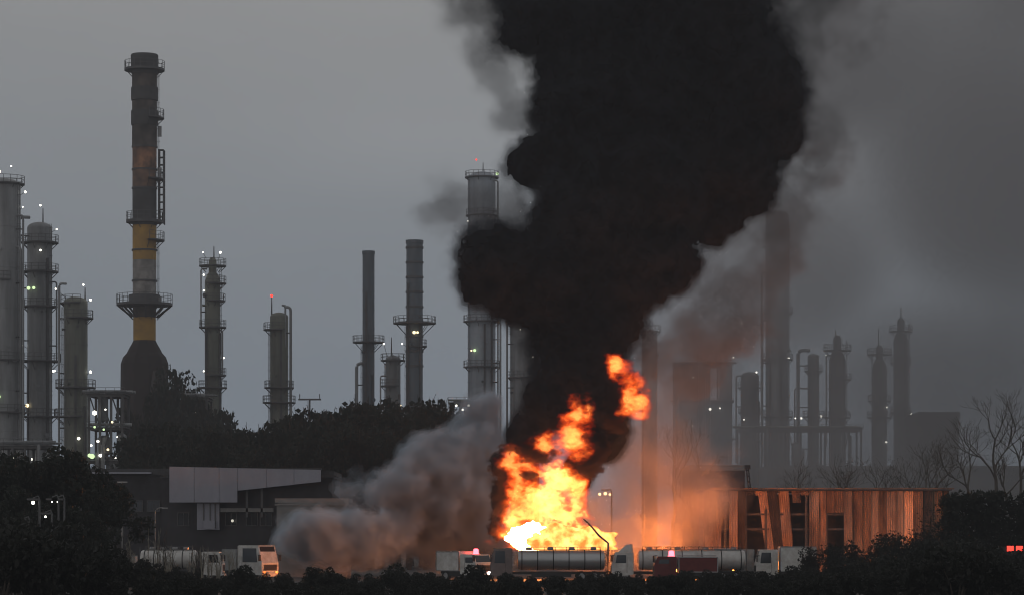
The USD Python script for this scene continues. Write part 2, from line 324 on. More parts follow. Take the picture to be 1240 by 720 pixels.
YB = 470.0
bank_blobs = billows([(1010, 60, 230, 180, 0, 45), (1230, 190, 280, 260, 0, 45), (960, 330, 170, 180, 0, 40), (1130, 470, 280, 160, 0, 40), (880, 540, 110, 85, 0, 30), (1060, 570, 320, 120, 0, 40), (850, 440, 105, 130, 0, 36), (1420, 300, 280, 330, 0, 45), (1060, -160, 300, 160, 0, 45), (1290, -60, 260, 190, 0, 45), (1380, 580, 200, 110, 0, 40)], YB)
def soft_cloud_mat(name, blobs, density, color, scale, amount, k=0.3):
    """The same field as a shader: a soft even-tempered density that needs no nested surfaces."""
    nodes = {'pos': ('geometry', {}), 'n': ('noise_texture', dict(scale=scale, detail=3, roughness=0.5, distortion=0.4)), 'a': ('math', dict(math_type='multiply_add', value2=2 * amount, value3=1.0 - amount)),
             'd': ('math', dict(math_type='subtract')), 'dm': ('map_range', dict(range_type='smoothstep', from_min=0.0, from_max=0.7, to_min=0.0, to_max=density, clamp=True)), 'v': ('principled_volume', dict(color=color))}
    links, last = [('pos.position', 'n.vector'), ('n.fac', 'a.value1'), ('a.value', 'd.value1'), ('d.value', 'dm.value'), ('dm.result', 'v.density')], None
    for i, (c, r) in enumerate(blobs):
        nodes[f'b{i}'] = ('mapping', dict(scale=tuple(1 / r), location=tuple(-c / r))); nodes[f'l{i}'] = ('vector_math', dict(math_type='length'))
        links += [('pos.position', f'b{i}.vector'), (f'b{i}.vector', f'l{i}.vector1')]
        if last is None: last = f'l{i}.value'
        else:
            nodes[f's{i}'] = ('math', dict(math_type='smoothmin', value3=k)); links += [(last, f's{i}.value1'), (f'l{i}.value', f's{i}.value2')]; last = f's{i}.value'
    links.append((last, 'd.value2'))
    return usdkit.material(stage, f'/World/Looks/{name}', nodes, links, volume='v.volume')
m = manifold3d.Manifold()
for c, r in bank_blobs: m = m + manifold3d.Manifold.sphere(1.0, 24).scale(tuple(map(float, r * 1.12))).translate(tuple(map(float, c)))
m = m ^ manifold3d.Manifold.cube((2000, 400, 400)).translate((-1000, 345, 0.08))
bank = thing('smoke_bank', 'broad grey smoke bank veiling the towers to the right of the plume', 'smoke', kind='stuff')
usdkit.mesh(stage, '/World/smoke_bank/smoke_layer', m, soft_cloud_mat('smoke_bank', bank_blobs, 0.038, (0.82, 0.82, 0.85), 0.018, 0.42))

# flames: a glowing gas, its white-hot heart burning over the wreck behind the tanker
body_blobs = billows([(650, 648, 46, 20, 0, 3.0), (655, 612, 36, 34, -0.5, 2.6), (674, 582, 24, 24, -1, 2.0), (620, 634, 14, 30, -1.2, 1.6), (698, 600, 13, 32, -1.0, 1.4), (690, 650, 44, 16, 0, 2.2)])
wisp_blobs = billows([(626, 590, 13, 24, -2.0, 1.3), (690, 530, 22, 30, -3.3, 1.7), (698, 503, 13, 20, -3.6, 1.1), (712, 492, 8, 15, -3.8, 0.8), (660, 540, 18, 14, -3.3, 1.1), (618, 556, 16, 13, -2.8, 1.0), (758, 478, 16, 30, -4.6, 1.2), (742, 446, 11, 15, -4.6, 0.9), (772, 494, 14, 18, -4.4, 1.1), (706, 588, 10, 26, -1.8, 1.1), (640, 560, 16, 12, -3.0, 1.0)])
RN2 = [(3.6, 2.8, 0.20, False, (1, 1, 0.6)), (1.5, 2.5, 0.26, True, (1, 1, 0.6))]
FA = (0.02, 0.015, 0.01)
fire = cloud('fire', 'roaring orange and yellow flames with a white hot heart behind the tanker', 'flame', cloud_field(body_blobs, 0.14, 1.4, 0.15, RS(11), RN2), [
    (-0.10, gas('flame_rim', 0.10, FA, (1.0, 0.06, 0.005), 0.09)), (0.08, gas('flame_red', 0.12, FA, (1.0, 0.11, 0.009), 0.25)),
    (0.24, gas('flame_orange', 0.08, FA, (1.0, 0.22, 0.022), 0.5)), (0.42, gas('flame_yellow', 0.02, FA, (1.0, 0.46, 0.11), 1.5))], 'fire', 60)
wf = cloud_field(wisp_blobs, 0.13, 1.45, 0.15, RS(12), RN2)
for iso, m in ((-0.10, gas('wisp_flame_rim', 0.16, FA, (1.0, 0.04, 0.003), 0.10)), (0.08, gas('wisp_flame_red', 0.16, FA, (1.0, 0.09, 0.008), 0.40)), (0.28, gas('wisp_flame_orange', 0.10, FA, (1.0, 0.20, 0.03), 0.7)), (0.5, gas('wisp_flame_yellow', 0.02, FA, (1.0, 0.42, 0.10), 1.1))):
    v, q = keep_big(*level_surface(wf, iso), 60); TRI += 2 * len(q)
    usdkit.mesh(stage, numbered(str(fire.GetPath()), 'flame'), (v, q), m)
def tongue(name, u, v, dy, size, seed, m):
    core = trimesh.creation.icosphere(4, 1.0); pv = core.vertices.copy(); n1 = meshkit.fbm(pv * 2.2 + 5, 4, seed)[:, None]
    pv = pv * (0.66 + 0.8 * n1); pv[:, 2] = np.where(pv[:, 2] > 0, pv[:, 2] * (0.6 + 1.1 * n1[:, 0]), pv[:, 2])
    MB().add(pv * np.array(size) + np.array([X(u, YF), YF + dy, Z(v, YF) if v else 1.35]), core.faces).build(name, m, fire, smooth=True)
def flame_skin(name, c0, c1, s0, s1):
    return usdkit.material(stage, f'/World/Looks/{name}', {'g': ('geometry', {}), 'n': ('noise_texture', dict(scale=0.9, detail=4)), 'r': ('rgb_ramp', dict(ramp=[(0.35, c0), (0.62, c1)])), 's': ('map_range', dict(from_min=0.35, from_max=0.62, to_min=s0, to_max=s1, clamp=True)), 'e': ('emission', {})},
        [('g.position', 'n.vector'), ('n.fac', 'r.fac'), ('n.fac', 's.value'), ('r.color', 'e.color'), ('s.result', 'e.strength')], surface='e.emission')
tongue('flame_heart', 645, 652, -3.6, (2.6, 1.3, 1.15), 3, flame_skin('flame_heart', (1.0, 0.23, 0.05), (1.0, 0.30, 0.08), 100.0, 160.0))
tongue('flame_bed', 692, 656, -5.2, (4.0, 1.0, 1.2), 8, flame_skin('flame_bed', (1.0, 0.30, 0.05), (1.0, 0.42, 0.11), 1.2, 3.4))
pool = flame_skin('pool_flame', (1.0, 0.19, 0.028), (1.0, 0.27, 0.05), 120.0, 190.0)
for k, (u, dy) in enumerate(((824, -1.5), (854, -0.5))): tongue('pool_flame', u, 0, dy, (2.1, 1.0, 0.75), 20 + k, pool)   # fuel burning along the ground behind the pale tanker

# the air between here and the refinery
haze = MB().box((0, 900, 84), (2400, 2000, 170)).build('haze', usdkit.material(stage, '/World/Looks/haze', {'v': ('principled_volume', dict(color=(0.72, 0.74, 0.78), density=0.00022))}, volume='v.volume'))
tag(haze, 'thin grey evening haze over the whole refinery', 'haze', kind='stuff')
MB().quad((-1190, -90, 0), (1190, -90, 0), (1190, 1890, 0), (-1190, 1890, 0)).build('ground', M['soil'], kind='structure')
# ------------------------------------------------------------------ refinery: columns, chimneys, pipe racks
def ring_deck(mb, r0, r1, z, t=0.25, a0=0.0, a1=2 * math.pi, n=20, c=(0, 0)):
    ang = np.linspace(a0, a1, n + 1); k = []
    for zz, rr in ((z, r0), (z, r1), (z + t, r1), (z + t, r0)):
        k.append(np.stack([c[0] + rr * np.cos(ang), c[1] + rr * np.sin(ang), np.full(n + 1, zz)], -1))
    v = np.vstack(k); m = n + 1
    f = [[(s % 4) * m + j, (s % 4) * m + j + 1, ((s + 1) % 4) * m + j + 1, ((s + 1) % 4) * m + j] for s in range(4) for j in range(n)]
    mb.add(v, f)

def platform(parent, r, ext, z, a0=0.0, a1=2 * math.pi, bracket=True, thick=0.3, h=1.3, metal='rail', c=(0, 0)):
    """A round platform with railing: ext metres wide, between two angles."""
    d = MB(); ring_deck(d, r * 0.98, r + ext, z, thick, a0, a1, c=c)
    if bracket:
        for a in np.linspace(a0, a1, max(3, int((a1 - a0) / 0.8)), endpoint=False):
            ca, sa = math.cos(a), math.sin(a)
            d.tube([(c[0] + r * 0.99 * ca, c[1] + r * 0.99 * sa, z - ext * 0.9), (c[0] + (r + ext * 0.9) * ca, c[1] + (r + ext * 0.9) * sa, z)], 0.09, 4)
    p = d.build('platform', M['dark_steel'], parent)
    g = MB(); n = max(6, int((a1 - a0) * (r + ext) / 1.6)); R1 = r + ext - 0.08
    pts = [(c[0] + R1 * math.cos(a), c[1] + R1 * math.sin(a)) for a in np.linspace(a0, a1, n + 1)]
    for x, y in pts: g.tube([(x, y, z + thick), (x, y, z + thick + h)], 0.06, 4)
    for hh in (0.5, 1.0): g.tube([(x, y, z + thick + h * hh) for x, y in pts], 0.055, 4)
    g.build('railing', M[metal], p)

def ladder(parent, r, a, z0, z1, off=0.5, c=(0, 0)):
    m = MB(); ca, sa = math.cos(a), math.sin(a)
    for s in (-0.3, 0.3):
        m.tube([(c[0] + (r + off) * ca - s * sa, c[1] + (r + off) * sa + s * ca, z) for z in (z0, z1)], 0.06, 4)
    for z in np.arange(z0, z1, 1.6):
        b = (c[0] + (r + off) * ca, c[1] + (r + off) * sa, z); m.tube([(b[0] + .3 * sa, b[1] - .3 * ca, z), (b[0] - .3 * sa, b[1] + .3 * ca, z)], 0.04, 3)
    for z in np.arange(z0 + 2, z1, 3.2):                                # cage hoops
        ang = np.linspace(a - 1.5, a + 1.5, 7)
        m.tube([(c[0] + (r + off) * ca + 0.45 * math.cos(q), c[1] + (r + off) * sa + 0.45 * math.sin(q), z) for q in ang], 0.035, 3)
        m.tube([(c[0] + r * ca, c[1] + r * sa, z), (c[0] + (r + off) * ca, c[1] + (r + off) * sa, z)], 0.05, 3)
    m.build('ladder', M['rail'], parent)

def riser(parent, pts, rad, metal='pale_steel'):
    MB().tube(pts, rad, 8).build('pipe', M[metal], parent, smooth=40)

def bend(a, b, c, n=6):
    """Points of a rounded corner at b between a and c."""
    a, b, c = map(np.array, (a, b, c)); t = np.linspace(0, 1, n)[:, None]
    return [tuple(x) for x in (1 - t) ** 2 * a + 2 * t * (1 - t) * b + t ** 2 * c]

def lamp(parent, at, kind='lamp_white', r=0.36, arm=None):
    """A bulkhead lamp: bracket and glowing globe; arm: where the bracket starts."""
    r *= R.uniform(.55, .95)
    if arm is not None: MB().tube([arm, at], 0.06, 4).build('lamp_arm', M['rail'], parent)
    s = trimesh.creation.icosphere(1, r); MB().add(s.vertices + np.array(at, float), s.faces).build('lamp', M[kind], parent)

def loc_of(t): return np.array(t.GetAttribute('xformOp:translate').Get())

def column(label, Y, u0, u1, vtop, metal='steel', platforms=(), lamps=(), cap='dome', risers=(), ladders=(), rings=0, name='refinery_column', group=None, mast=None, vbase=None, cat='tower'):
    """platforms: (v, left u, right u); lamps: (u, v[, kind, radius]); risers: (u, v0, v1, radius px); ladders: (side, v0, v1)."""
    s = px(Y); uc = (u0 + u1) / 2; r = (u1 - u0) / 2 * s; H = Z(vtop, Y); x0 = X(uc, Y)
    t = thing(name, label, cat, (x0, Y, 0), group=group)
    lx = lambda u: (u - uc) * s
    prof = [(r * 1.06, 0), (r * 1.06, 1.2), (r, 1.3)]
    nseg = max(3, int(H / 9))
    for i in range(1, nseg):
        z = 1.3 + (H - r * 0.5 - 1.3) * i / nseg; prof += [(r, z - 0.16), (r * 1.018, z - 0.14), (r * 1.018, z + 0.14), (r, z + 0.16)]
    if cap == 'dome':
        prof += [(r * math.cos(a), H - r * 0.5 + r * 0.5 * math.sin(a)) for a in np.linspace(0, 1.45, 7)]
    elif cap == 'open': prof += [(r, H - 0.9), (r * 1.07, H - 0.85), (r * 1.07, H), (r * 0.9, H), (r * 0.9, H - 2.0)]
    elif cap == 'neck': prof += [(r, H - r * 3.0), (r * 0.75, H - r * 2.2), (r * 0.5, H - r * 1.9), (r * 0.5, H - r * 0.4), (r * 0.3, H)]
    MB().lathe(prof, n=28).build('shell', M[metal], t, smooth=35)
    if rings:
        for i in range(rings):
            z = H * (1 - 0.42 * (i + 0.5) / rings); MB().lathe([(r * 1.0, z - .3), (r * 1.09, z - .25), (r * 1.09, z + .25), (r * 1.0, z + .3)], n=24, cap=False).build('stiffening_ring', M['dark_steel'], t)
    for v, ul, ur in platforms:
        ex = max((uc - ul) * s - r, (ur - uc) * s - r, 0.6)
        left, right = (uc - ul) * s - r > 0.5, (ur - uc) * s - r > 0.5
        a0, a1 = (0, 2 * math.pi) if left and right else (-2.0, 1.2) if right else (1.9, 5.2)
        platform(t, r, ex, Z(v, Y), a0, a1, h=1.6)
    for side, v0, v1 in ladders: ladder(t, r, (-0.55 if side > 0 else math.pi + 0.55), Z(v0, Y), Z(v1, Y))
    for u, v0, v1, rp in risers:
        q = -0.6 * r; x = lx(u); z0, z1 = Z(v0, Y), Z(v1, Y); rr = rp * s; sg = -1 if x > 0 else 1
        xe = (r * 0.8) * (1 if x > 0 else -1)
        riser(t, [(x, q, z0), (x, q, z1 - rr * 3)] + bend((x, q, z1 - rr * 3), (x, q, z1), (x + sg * rr * 3, q, z1)) + [(xe + sg * 0.2, q * 0.6, z1)], rr)
        for z in np.arange(z0 + 4, z1 - 3, 12.0): MB().box(((x + xe) / 2, q, z), (abs(x - xe), 0.25, 0.3)).build('pipe_support', M['dark_steel'], t)
    for l in lamps:
        u, v = l[:2]; kind = l[2] if len(l) > 2 else 'lamp_white'; rr = l[3] if len(l) > 3 else 0.36
        x = lx(u); zz = Z(v, Y); inside = abs(x) < r
        y = -math.sqrt(max(r * r - x * x, 0)) - 0.9 if inside else -0.5
        lamp(t, (x, y, zz), kind, rr, arm=(x, y + 1.0, zz - 0.2) if inside else (math.copysign(r * 0.95, x) if zz < H - 1 else math.copysign(min(r * .8, abs(x)), x), -0.2, min(zz - 0.7, H - 0.3)))
    q = random.Random(int(u0 * 7 + u1 * 3 + Y))
    for k in range(int(H / 11)):                                          # manways, nozzles and cable trays on the near side
        a = -math.pi / 2 + q.uniform(-1.1, 1.1); z = q.uniform(.12, .9) * H; ca, sa = math.cos(a), math.sin(a); rr = q.choice([.28, .35, .55])
        MB().tube([(r * .95 * ca, r * .95 * sa, z), ((r + .55) * ca, (r + .55) * sa, z), ((r + .56) * ca, (r + .56) * sa, z), ((r + .7) * ca, (r + .7) * sa, z)], [rr * .75, rr * .75, rr, rr], 9).build('nozzle', M['dark_steel' if q.random() < .4 else metal], t)
    for k in range(2):
        a = -math.pi / 2 + q.uniform(-1.2, 1.2); ca, sa = math.cos(a), math.sin(a); z1 = H * q.uniform(.55, .93)
        MB().box(((r + .16) * ca, (r + .16) * sa, z1 / 2), (.3, .5, z1), rz=a).build('cable_tray', M['dark_steel'], t)
    if mast:
        u, v = mast[:2]; MB().tube([(lx(u), 0, H - 0.8), (lx(u), 0, Z(v, Y))], [0.22, 0.1], 5).build('mast', M['rail'], t)
        if len(mast) > 2: lamp(t, (lx(u), 0, Z(v, Y)), mast[2], mast[3])
    return t

column('wide pale grey column cut off by the left edge of the picture', 650, -13, 25, 216, 'pale_steel', [(224, -18, 29), (500, -15, 32), (437, -15, 30), (340, -15, 27)],
       [(4, 211), (17, 204), (31, 233), (28, 251, 'lamp_white', .3), (3, 481, 'lamp_green', .5)], risers=[(27, 560, 300, 1.6), (30, 560, 262, 1.3)], ladders=[(1, 560, 226)])
c2 = column('grey column with stacked platforms and an arched pipe over its top', 668, 33, 63, 269, 'pale_steel', [(295, 30, 71), (330, 30, 71), (372, 30, 70), (438, 22, 68), (505, 26, 66)],
       [(52, 251), (69, 278), (52, 305), (37, 350, 'lamp_green', .75), (44, 350, 'lamp_green', .5), (28, 418), (67, 449), (35, 491, 'lamp_warm', .6), (42, 556, 'lamp_white', .3)], risers=[(24, 560, 264, 2.0), (70, 440, 342, 1.0)], ladders=[(1, 540, 272)], mast=(52, 252))
column('shorter olive grey column with a bent pipe, left of the striped chimney', 640, 77, 106, 359, 'olive_steel', [(386, 76, 113), (470, 67, 112), (505, 66, 108), (368, 73, 107)],
       [(68, 350), (103, 346), (110, 363), (110, 450), (65, 449), (72, 530), (98, 531)], risers=[(73, 540, 344, 1.5), (80, 560, 380, 1.0)], ladders=[(-1, 540, 372)], mast=(103, 348))

# the banded chimney over its dark hood
def chimney():
    Y = 720.0; s = px(Y); uc = 175.0
    t = thing('banded_chimney', 'tallest chimney, banded grey, rust and ochre, standing on a dark hood', 'chimney', (X(uc, Y), Y, 0))
    r = 14.8 * s; z = lambda v: Z(v, Y)
    bands = [(66, 90, 'charcoal_band', 16.0), (90, 106, 'soot', 15.0), (106, 122, 'charcoal_band', 16.2), (122, 134, 'soot', 15.0), (134, 152, 'charcoal_band', 16.2), (152, 178, 'soot', 15.0), (178, 205, 'rust_band', 14.6), (205, 228, 'brown_band', 14.6), (228, 273, 'charcoal_band', 14.6),
             (273, 303, 'ochre_band', 14.4), (303, 315, 'ochre_band', 14.3), (315, 326, 'grey_band', 14.3), (326, 362, 'grey_band', 14.2), (362, 384, 'soot', 14.0), (384, 412, 'ochre_band', 13.6)]
    for k, (v0, v1, m, w) in enumerate(bands):
        rr = w * s
        MB().lathe([(rr * 0.985, z(v1)), (rr, z(v1) + 0.35), (rr * (1.0 if k else 1.04), z(v0) - 0.35), (rr * 0.985, z(v0) - 0.02)], n=32, cap=(k == 0)).build('painted_band' if k > 5 else 'sooty_band', M[m], t, smooth=30)
    for v in (205.5, 178, 228, 303, 340):
        ring = MB().lathe([(r * 0.99, z(v) - .2), (r * 1.05, z(v) - .2), (r * 1.05, z(v) + .2), (r * 0.99, z(v) + .2)], n=28, cap=False); ring.build('hoop', M['dark_steel'], t)
    platform(t, 15.5 * s, 9 * s, z(86), h=1.9, thick=0.5); platform(t, r, 7.5 * s, z(270), thick=0.7, h=2.0); platform(t, r * 1.02, 19 * s, z(370), thick=0.6, h=2.2)
    platform(t, r, 9.5 * s, z(292), -1.2, 0.9, h=2.0); platform(t, r, 9.5 * s, z(218), -1.2, 0.9, h=2.0); platform(t, r, 9 * s, z(144), -1.2, 0.9, h=2.0)
    for a in np.arange(8) * math.pi / 4 + 0.2:
        ca, sa = math.cos(a), math.sin(a); MB().tube([(r * ca, r * sa, z(384)), ((r + 17 * s) * ca, (r + 17 * s) * sa, z(370))], 0.28, 5).build('strut', M['dark_steel'], t)
    MB().lathe([(r * 1.0, z(372)), (r * 1.28, z(371)), (r * 1.28, z(357)), (r * 1.0, z(356))], n=28).build('collar', M['dark_steel'], t, smooth=30)
    lift = MB()                                                            # the caged lift shaft on the right flank
    for sx in (3.0, 8.8):
        for sy in (-1.2, 1.2): lift.tube([(r + sx * s, sy, z(272)), (r + sx * s, sy, z(182))], 0.16, 4)
    for v in np.arange(182, 272, 9.0): lift.box((r + 5.9 * s, 0, z(v)), (6.2 * s, 2.5, 0.14))
    lift.build('ladder_shaft', M['rail'], t)
    ladder(t, r, -0.35, z(182), z(90), 0.8); ladder(t, r, -0.35, z(364), z(292), 0.8)
    for k, v in enumerate((210, 160, 366)): MB().box((r + 4 * s, -1.0, z(v)), (1.0, 0.6, 2.6)).build('cabinet', M['pale_steel'], t)
    hp = [(13.6, 412), (15.5, 416), (18.5, 421), (21.5, 427), (26, 432), (28.8, 440), (29.5, 500), (29.8, 640)]
    MB().lathe([(a * s, z(v)) for a, v in hp[::-1]], n=10).build('hood', M['hood_brick'], t)
    MB().lathe([(8 * s, 0), (8 * s, z(500)), (5 * s, z(470)), (2 * s, z(450))], c=(16 * s, -29 * s, 0), n=12).build('duct', mat('duct_pale', (0.075, 0.066, 0.066), 0.9), t)
    return t
chimney()

column('slender column with fringed platforms right of the striped chimney', 700, 248, 267, 312, 'olive_steel', [(323, 241, 273), (344, 247, 274), (365, 247, 273), (397, 241, 273), (455, 262, 274), (470, 240, 272)],
       [(246, 306), (267, 306), (247, 333), (247, 352), (247, 449), (271, 433)], risers=[(244, 398, 326, 1.0), (270, 455, 400, 0.9)], ladders=[(1, 520, 325)], mast=(259, 298), cap='neck')
column('twin barrelled column with a red tipped mast and hooked pipe', 720, 327, 349, 378, 'olive_steel', [(400, 319, 350), (488, 318, 352), (470, 324, 356)], [], risers=[(352.5, 540, 372, 1.7), (346, 420, 370, 1.2)], ladders=[(-1, 520, 402)], mast=(329, 358, 'lamp_red', .42))
column('thin dark chimney with one railed platform, left of the ringed chimney', 760, 439, 453.5, 304, 'blue_steel', [(415, 427, 465)], [(460, 414, 'lamp_white', .3)], cap='open', rings=0, ladders=[(-1, 540, 418)], risers=[(432, 540, 440, 2.0)], name='chimney', cat='chimney')
column('thicker dark chimney ringed by stiffeners, with a wide bracketed platform', 740, 492, 512, 291, 'blue_steel', [(392, 478, 528), (420, 490, 517)], [(502, 403, 'lamp_warm', .55), (506, 403, 'lamp_warm', .4), (487, 416)], cap='open', rings=9, ladders=[(-1, 540, 395)], name='chimney', cat='chimney')
column('small spired column standing between the two dark chimneys', 750, 467, 485, 430, 'steel', [(437, 461, 489), (468, 460, 486)], [(465, 416), (485, 491, 'lamp_warm', .55), (478, 497, 'lamp_white', .3)], risers=[(461, 520, 455, 0.9)], ladders=[(-1, 520, 440)], mast=(474, 408))
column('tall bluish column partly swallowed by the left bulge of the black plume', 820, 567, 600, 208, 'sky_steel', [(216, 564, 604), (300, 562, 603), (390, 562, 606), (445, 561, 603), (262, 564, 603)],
       [(577, 196, 'lamp_red', .4), (602, 211, 'lamp_green', .5), (575, 425, 'lamp_green', 0.6), (571, 425, 'lamp_warm', 0.4), (567, 268, 'lamp_white', .3)], risers=[(606, 560, 390, 1.2), (603, 480, 220, 1.0)], ladders=[(-1, 540, 218)], mast=(585, 197))
column('pale column beside the neck of the black plume, its top hidden in smoke', 800, 618, 653, 322, 'pale_steel', [(392, 612, 658), (458, 614, 656)], [(645, 433), (630, 400, 'lamp_white', .25)], risers=[(614, 540, 340, 1.2)], ladders=[(-1, 540, 330)])

# right of the plume, seen through the smoke bank
column('pale smooth column just right of the fire neck, faint in smoke', 800, 777, 796, 398, 'pale_steel', [(402, 774, 800)], [(757.5, 413, 'lamp_white', .5)])
column('squat hazy vessel between the block frame and the tallest right tower', 830, 897, 919, 450, 'dark_steel', [(470, 893, 923), (500, 894, 922)], [(915, 451), (900, 508), (922, 509)], risers=[(891, 560, 455, 1.0)])
column('tallest hazy tower right of the plume, its head lost in smoke', 820, 927, 955, 255, 'steel', [(300, 923, 959), (380, 923, 960), (436, 922, 960), (505, 922, 960)], [(898, 391, 'lamp_white', .35), (954.5, 434), (970, 506), (963, 506)], risers=[(922, 560, 330, 1.6)], ladders=[(1, 540, 260)])
column('hazy column with a round pipe arch, left of the crowned column', 840, 978, 992, 428, 'steel', [(450, 974, 996), (505, 972, 998)], [(994, 504, 'lamp_white', .4)], risers=[(966, 560, 424, 2.2), (962, 560, 470, 1.0)])
column('hazy crowned column with a small cap, darkest in the right group', 810, 1004, 1024, 406, 'dark_steel', [(425, 999, 1031), (460, 1002, 1031), (506, 998, 1027)], [(1000, 430, 'lamp_white', .2)], risers=[(1000, 540, 430, 0.9)], ladders=[(1, 540, 412)], mast=(1012, 399), cap='neck')
column('hazy spired column with three decks, left of the farthest tower', 830, 1056, 1074, 418, 'steel', [(430, 1050, 1080), (486, 1051, 1078), (506, 1050, 1080)], [(1073, 493), (1072, 535)], ladders=[(-1, 540, 425)], mast=(1064, 398), cap='neck')
column('farthest and faintest tower with a spire, right of the spired column', 880, 1082, 1100, 385, 'steel', [(402, 1077, 1104), (440, 1079, 1104), (500, 1078, 1104)], [(1101, 449, 'lamp_red', .22), (1103, 500, 'lamp_white', .4), (1104, 545, 'lamp_white', .4)], ladders=[(1, 540, 392)], mast=(1091, 372), cap='neck')

def frame_block(label, Y, u0, u1, vtop, bays, floors, metal='dark_steel', lamps=(), vessels=0, name='pipe_rack', clad=0, seed=1, depth=10.0):
    """An open steel structure: posts, beams, decks, pipes and vessels; clad: share of bays closed with sheeting."""
    q = random.Random(seed); s = px(Y); w = (u1 - u0) * s; H = Z(vtop, Y); t = thing(name, label, 'pipe rack' if not clad else 'plant', (X((u0 + u1) / 2, Y), Y, 0))
    xs = np.linspace(-w / 2, w / 2, bays + 1); zs = np.linspace(H / floors, H, floors)
    for x in xs:
        for y in (-depth / 2, depth / 2): MB().box((x, y, H / 2), (0.45, 0.45, H)).build('post', M['dark_steel'], t)
    for z in zs:
        b = MB()
        for y in (-depth / 2, depth / 2): b.box((0, y, z - 0.3), (w + 0.4, 0.3, 0.5))
        for x in xs: b.box((x, 0, z - 0.31), (0.3, depth, 0.4))
        b.build('beam', M['dark_steel'], t)
        MB().box((0, 0, z + 0.02), (w + 1.2, depth + 1.2, 0.12)).build('deck', M['dark_steel'], t)
        g = MB()
        for x in np.linspace(-w / 2 - .5, w / 2 + .5, int(w / 1.8) + 2): g.tube([(x, -depth / 2 - .55, z + .05), (x, -depth / 2 - .55, z + 1.3)], 0.05, 3)
        for hh in (0.7, 1.3): g.tube([(-w / 2 - .5, -depth / 2 - .55, z + hh), (w / 2 + .5, -depth / 2 - .55, z + hh)], 0.05, 3)
        g.build('railing', M['rail'], t)
        for k in range(3):
            y = -depth / 2 + 1 + 2.2 * k; MB().tube([(-w / 2 - q.uniform(-1, 2), y, z + 0.6), (w / 2 + q.uniform(-1, 2), y, z + 0.6)], q.uniform(0.15, 0.4), 7).build('pipe', M[q.choice(['pale_steel', 'steel', 'olive_steel'])], t)
    for k in range(vessels):
        x = q.uniform(-w / 2, w / 2); i = q.randrange(floors); z = zs[i] - H / floors * 0.85; rr = q.uniform(0.8, 1.5); hh = H / floors * q.uniform(0.6, 0.95)
        MB().lathe([(rr * .3, z), (rr, z + .5), (rr, z + hh - .5), (rr * .3, z + hh)], c=(x, -depth / 2 + 1.6, 0), n=14).build('vessel', M[q.choice(['pale_steel', 'steel'])], t, smooth=40)
    for i in range(bays):
        x = (xs[i] + xs[i + 1]) / 2
        for j in range(floors):
            if q.random() < clad: MB().box((x, -depth / 2 - 0.35, zs[j] - H / floors / 2), ((xs[1] - xs[0]) * 0.96, 0.1, H / floors * 0.93)).build('wall_panel', M[metal], t)
            elif q.random() < 0.5:
                a, b = (xs[i], xs[i + 1]) if q.random() < .5 else (xs[i + 1], xs[i]); MB().tube([(a, -depth / 2, zs[j] - H / floors), (b, -depth / 2, zs[j])], 0.14, 4).build('brace', M['dark_steel'], t)
        xx = q.uniform(xs[i], xs[i + 1]); MB().tube([(xx, -depth / 2 - 1.2, 0.1), (xx, -depth / 2 - 1.2, H * q.uniform(0.5, 1.05))], q.uniform(0.2, 0.45), 7).build('pipe', M['pale_steel'], t)
    for l in lamps:
        u, v = l[:2]; a = ((u - (u0 + u1) / 2) * s, -depth / 2 - 1.5, Z(v, Y)); lamp(t, a, l[2] if len(l) > 2 else 'lamp_white', l[3] if len(l) > 3 else 0.36, arm=(a[0], -depth / 2 - .2, a[2] + .3))
    return t

frame_block('lamp lit pipe rack crowded with vessels at the foot of the striped chimney', 600, 112, 152, 478, 3, 5, lamps=[(120, 501, 'lamp_white', .6), (120, 518, 'lamp_green', .3), (127, 552, 'lamp_white', .45), (117, 553, 'lamp_green', .6), (114, 552, 'lamp_green', .6), (124, 535), (133, 497, 'lamp_white', .25), (141, 512, 'lamp_warm', .3), (147, 530, 'lamp_white', .22), (136, 545, 'lamp_warm', .3), (131, 521, 'lamp_green', .25), (145, 555, 'lamp_white', .25), (116, 540, 'lamp_white', .3)], vessels=8, seed=3)
frame_block('low pipe rack half hidden by trees under the slender column', 640, 229, 253, 482, 2, 4, vessels=4, lamps=[(250, 520), (240, 500, 'lamp_white', .25)], seed=5)
frame_block('small pipe rack with white lamps left of the pale smoke', 700, 546, 571, 488, 2, 3, vessels=4, lamps=[(553, 492), (561, 497, 'lamp_white', .3), (568, 492)], seed=7)
frame_block('hazy clad process block right of the plume', 850, 817, 884, 442, 5, 5, 'steel', clad=0.8, lamps=[(838, 458), (886, 434), (858, 496, 'lamp_white', .5), (870, 495, 'lamp_white', .5), (837, 516, 'lamp_white', .25)], name='process_block', seed=9)
frame_block('low hazy pipe rack below the tallest right tower', 780, 895, 1040, 520, 10, 2, lamps=[], vessels=8, name='pipe_rack', seed=10)
frame_block('very low pipe rack in the left corner behind dark trees', 560, -10, 66, 540, 5, 2, lamps=[(22, 555), (34, 555, 'lamp_white', .25), (30, 566, 'lamp_white', .25)], vessels=5, seed=12)

def antenna():
    Y = 640.0; s = px(Y); t = thing('antenna_mast', 'spindly cross topped mast above the treetops', 'mast', (X(375, Y), Y, 0)); H = Z(482, Y)
    MB().tube([(0, 0, 0), (0, 0, H)], [0.4, 0.2], 6).build('pole', M['rail'], t); MB().box((0, 0, H - 0.2), (5.0, 0.5, 0.35)).build('cross_arm', M['rail'], t)
    for k in (-1, 1): MB().tube([(k * 2.2, 0, H), (k * 2.2, 0, H + 1.0)], 0.1, 4).build('aerial', M['rail'], t)
antenna()
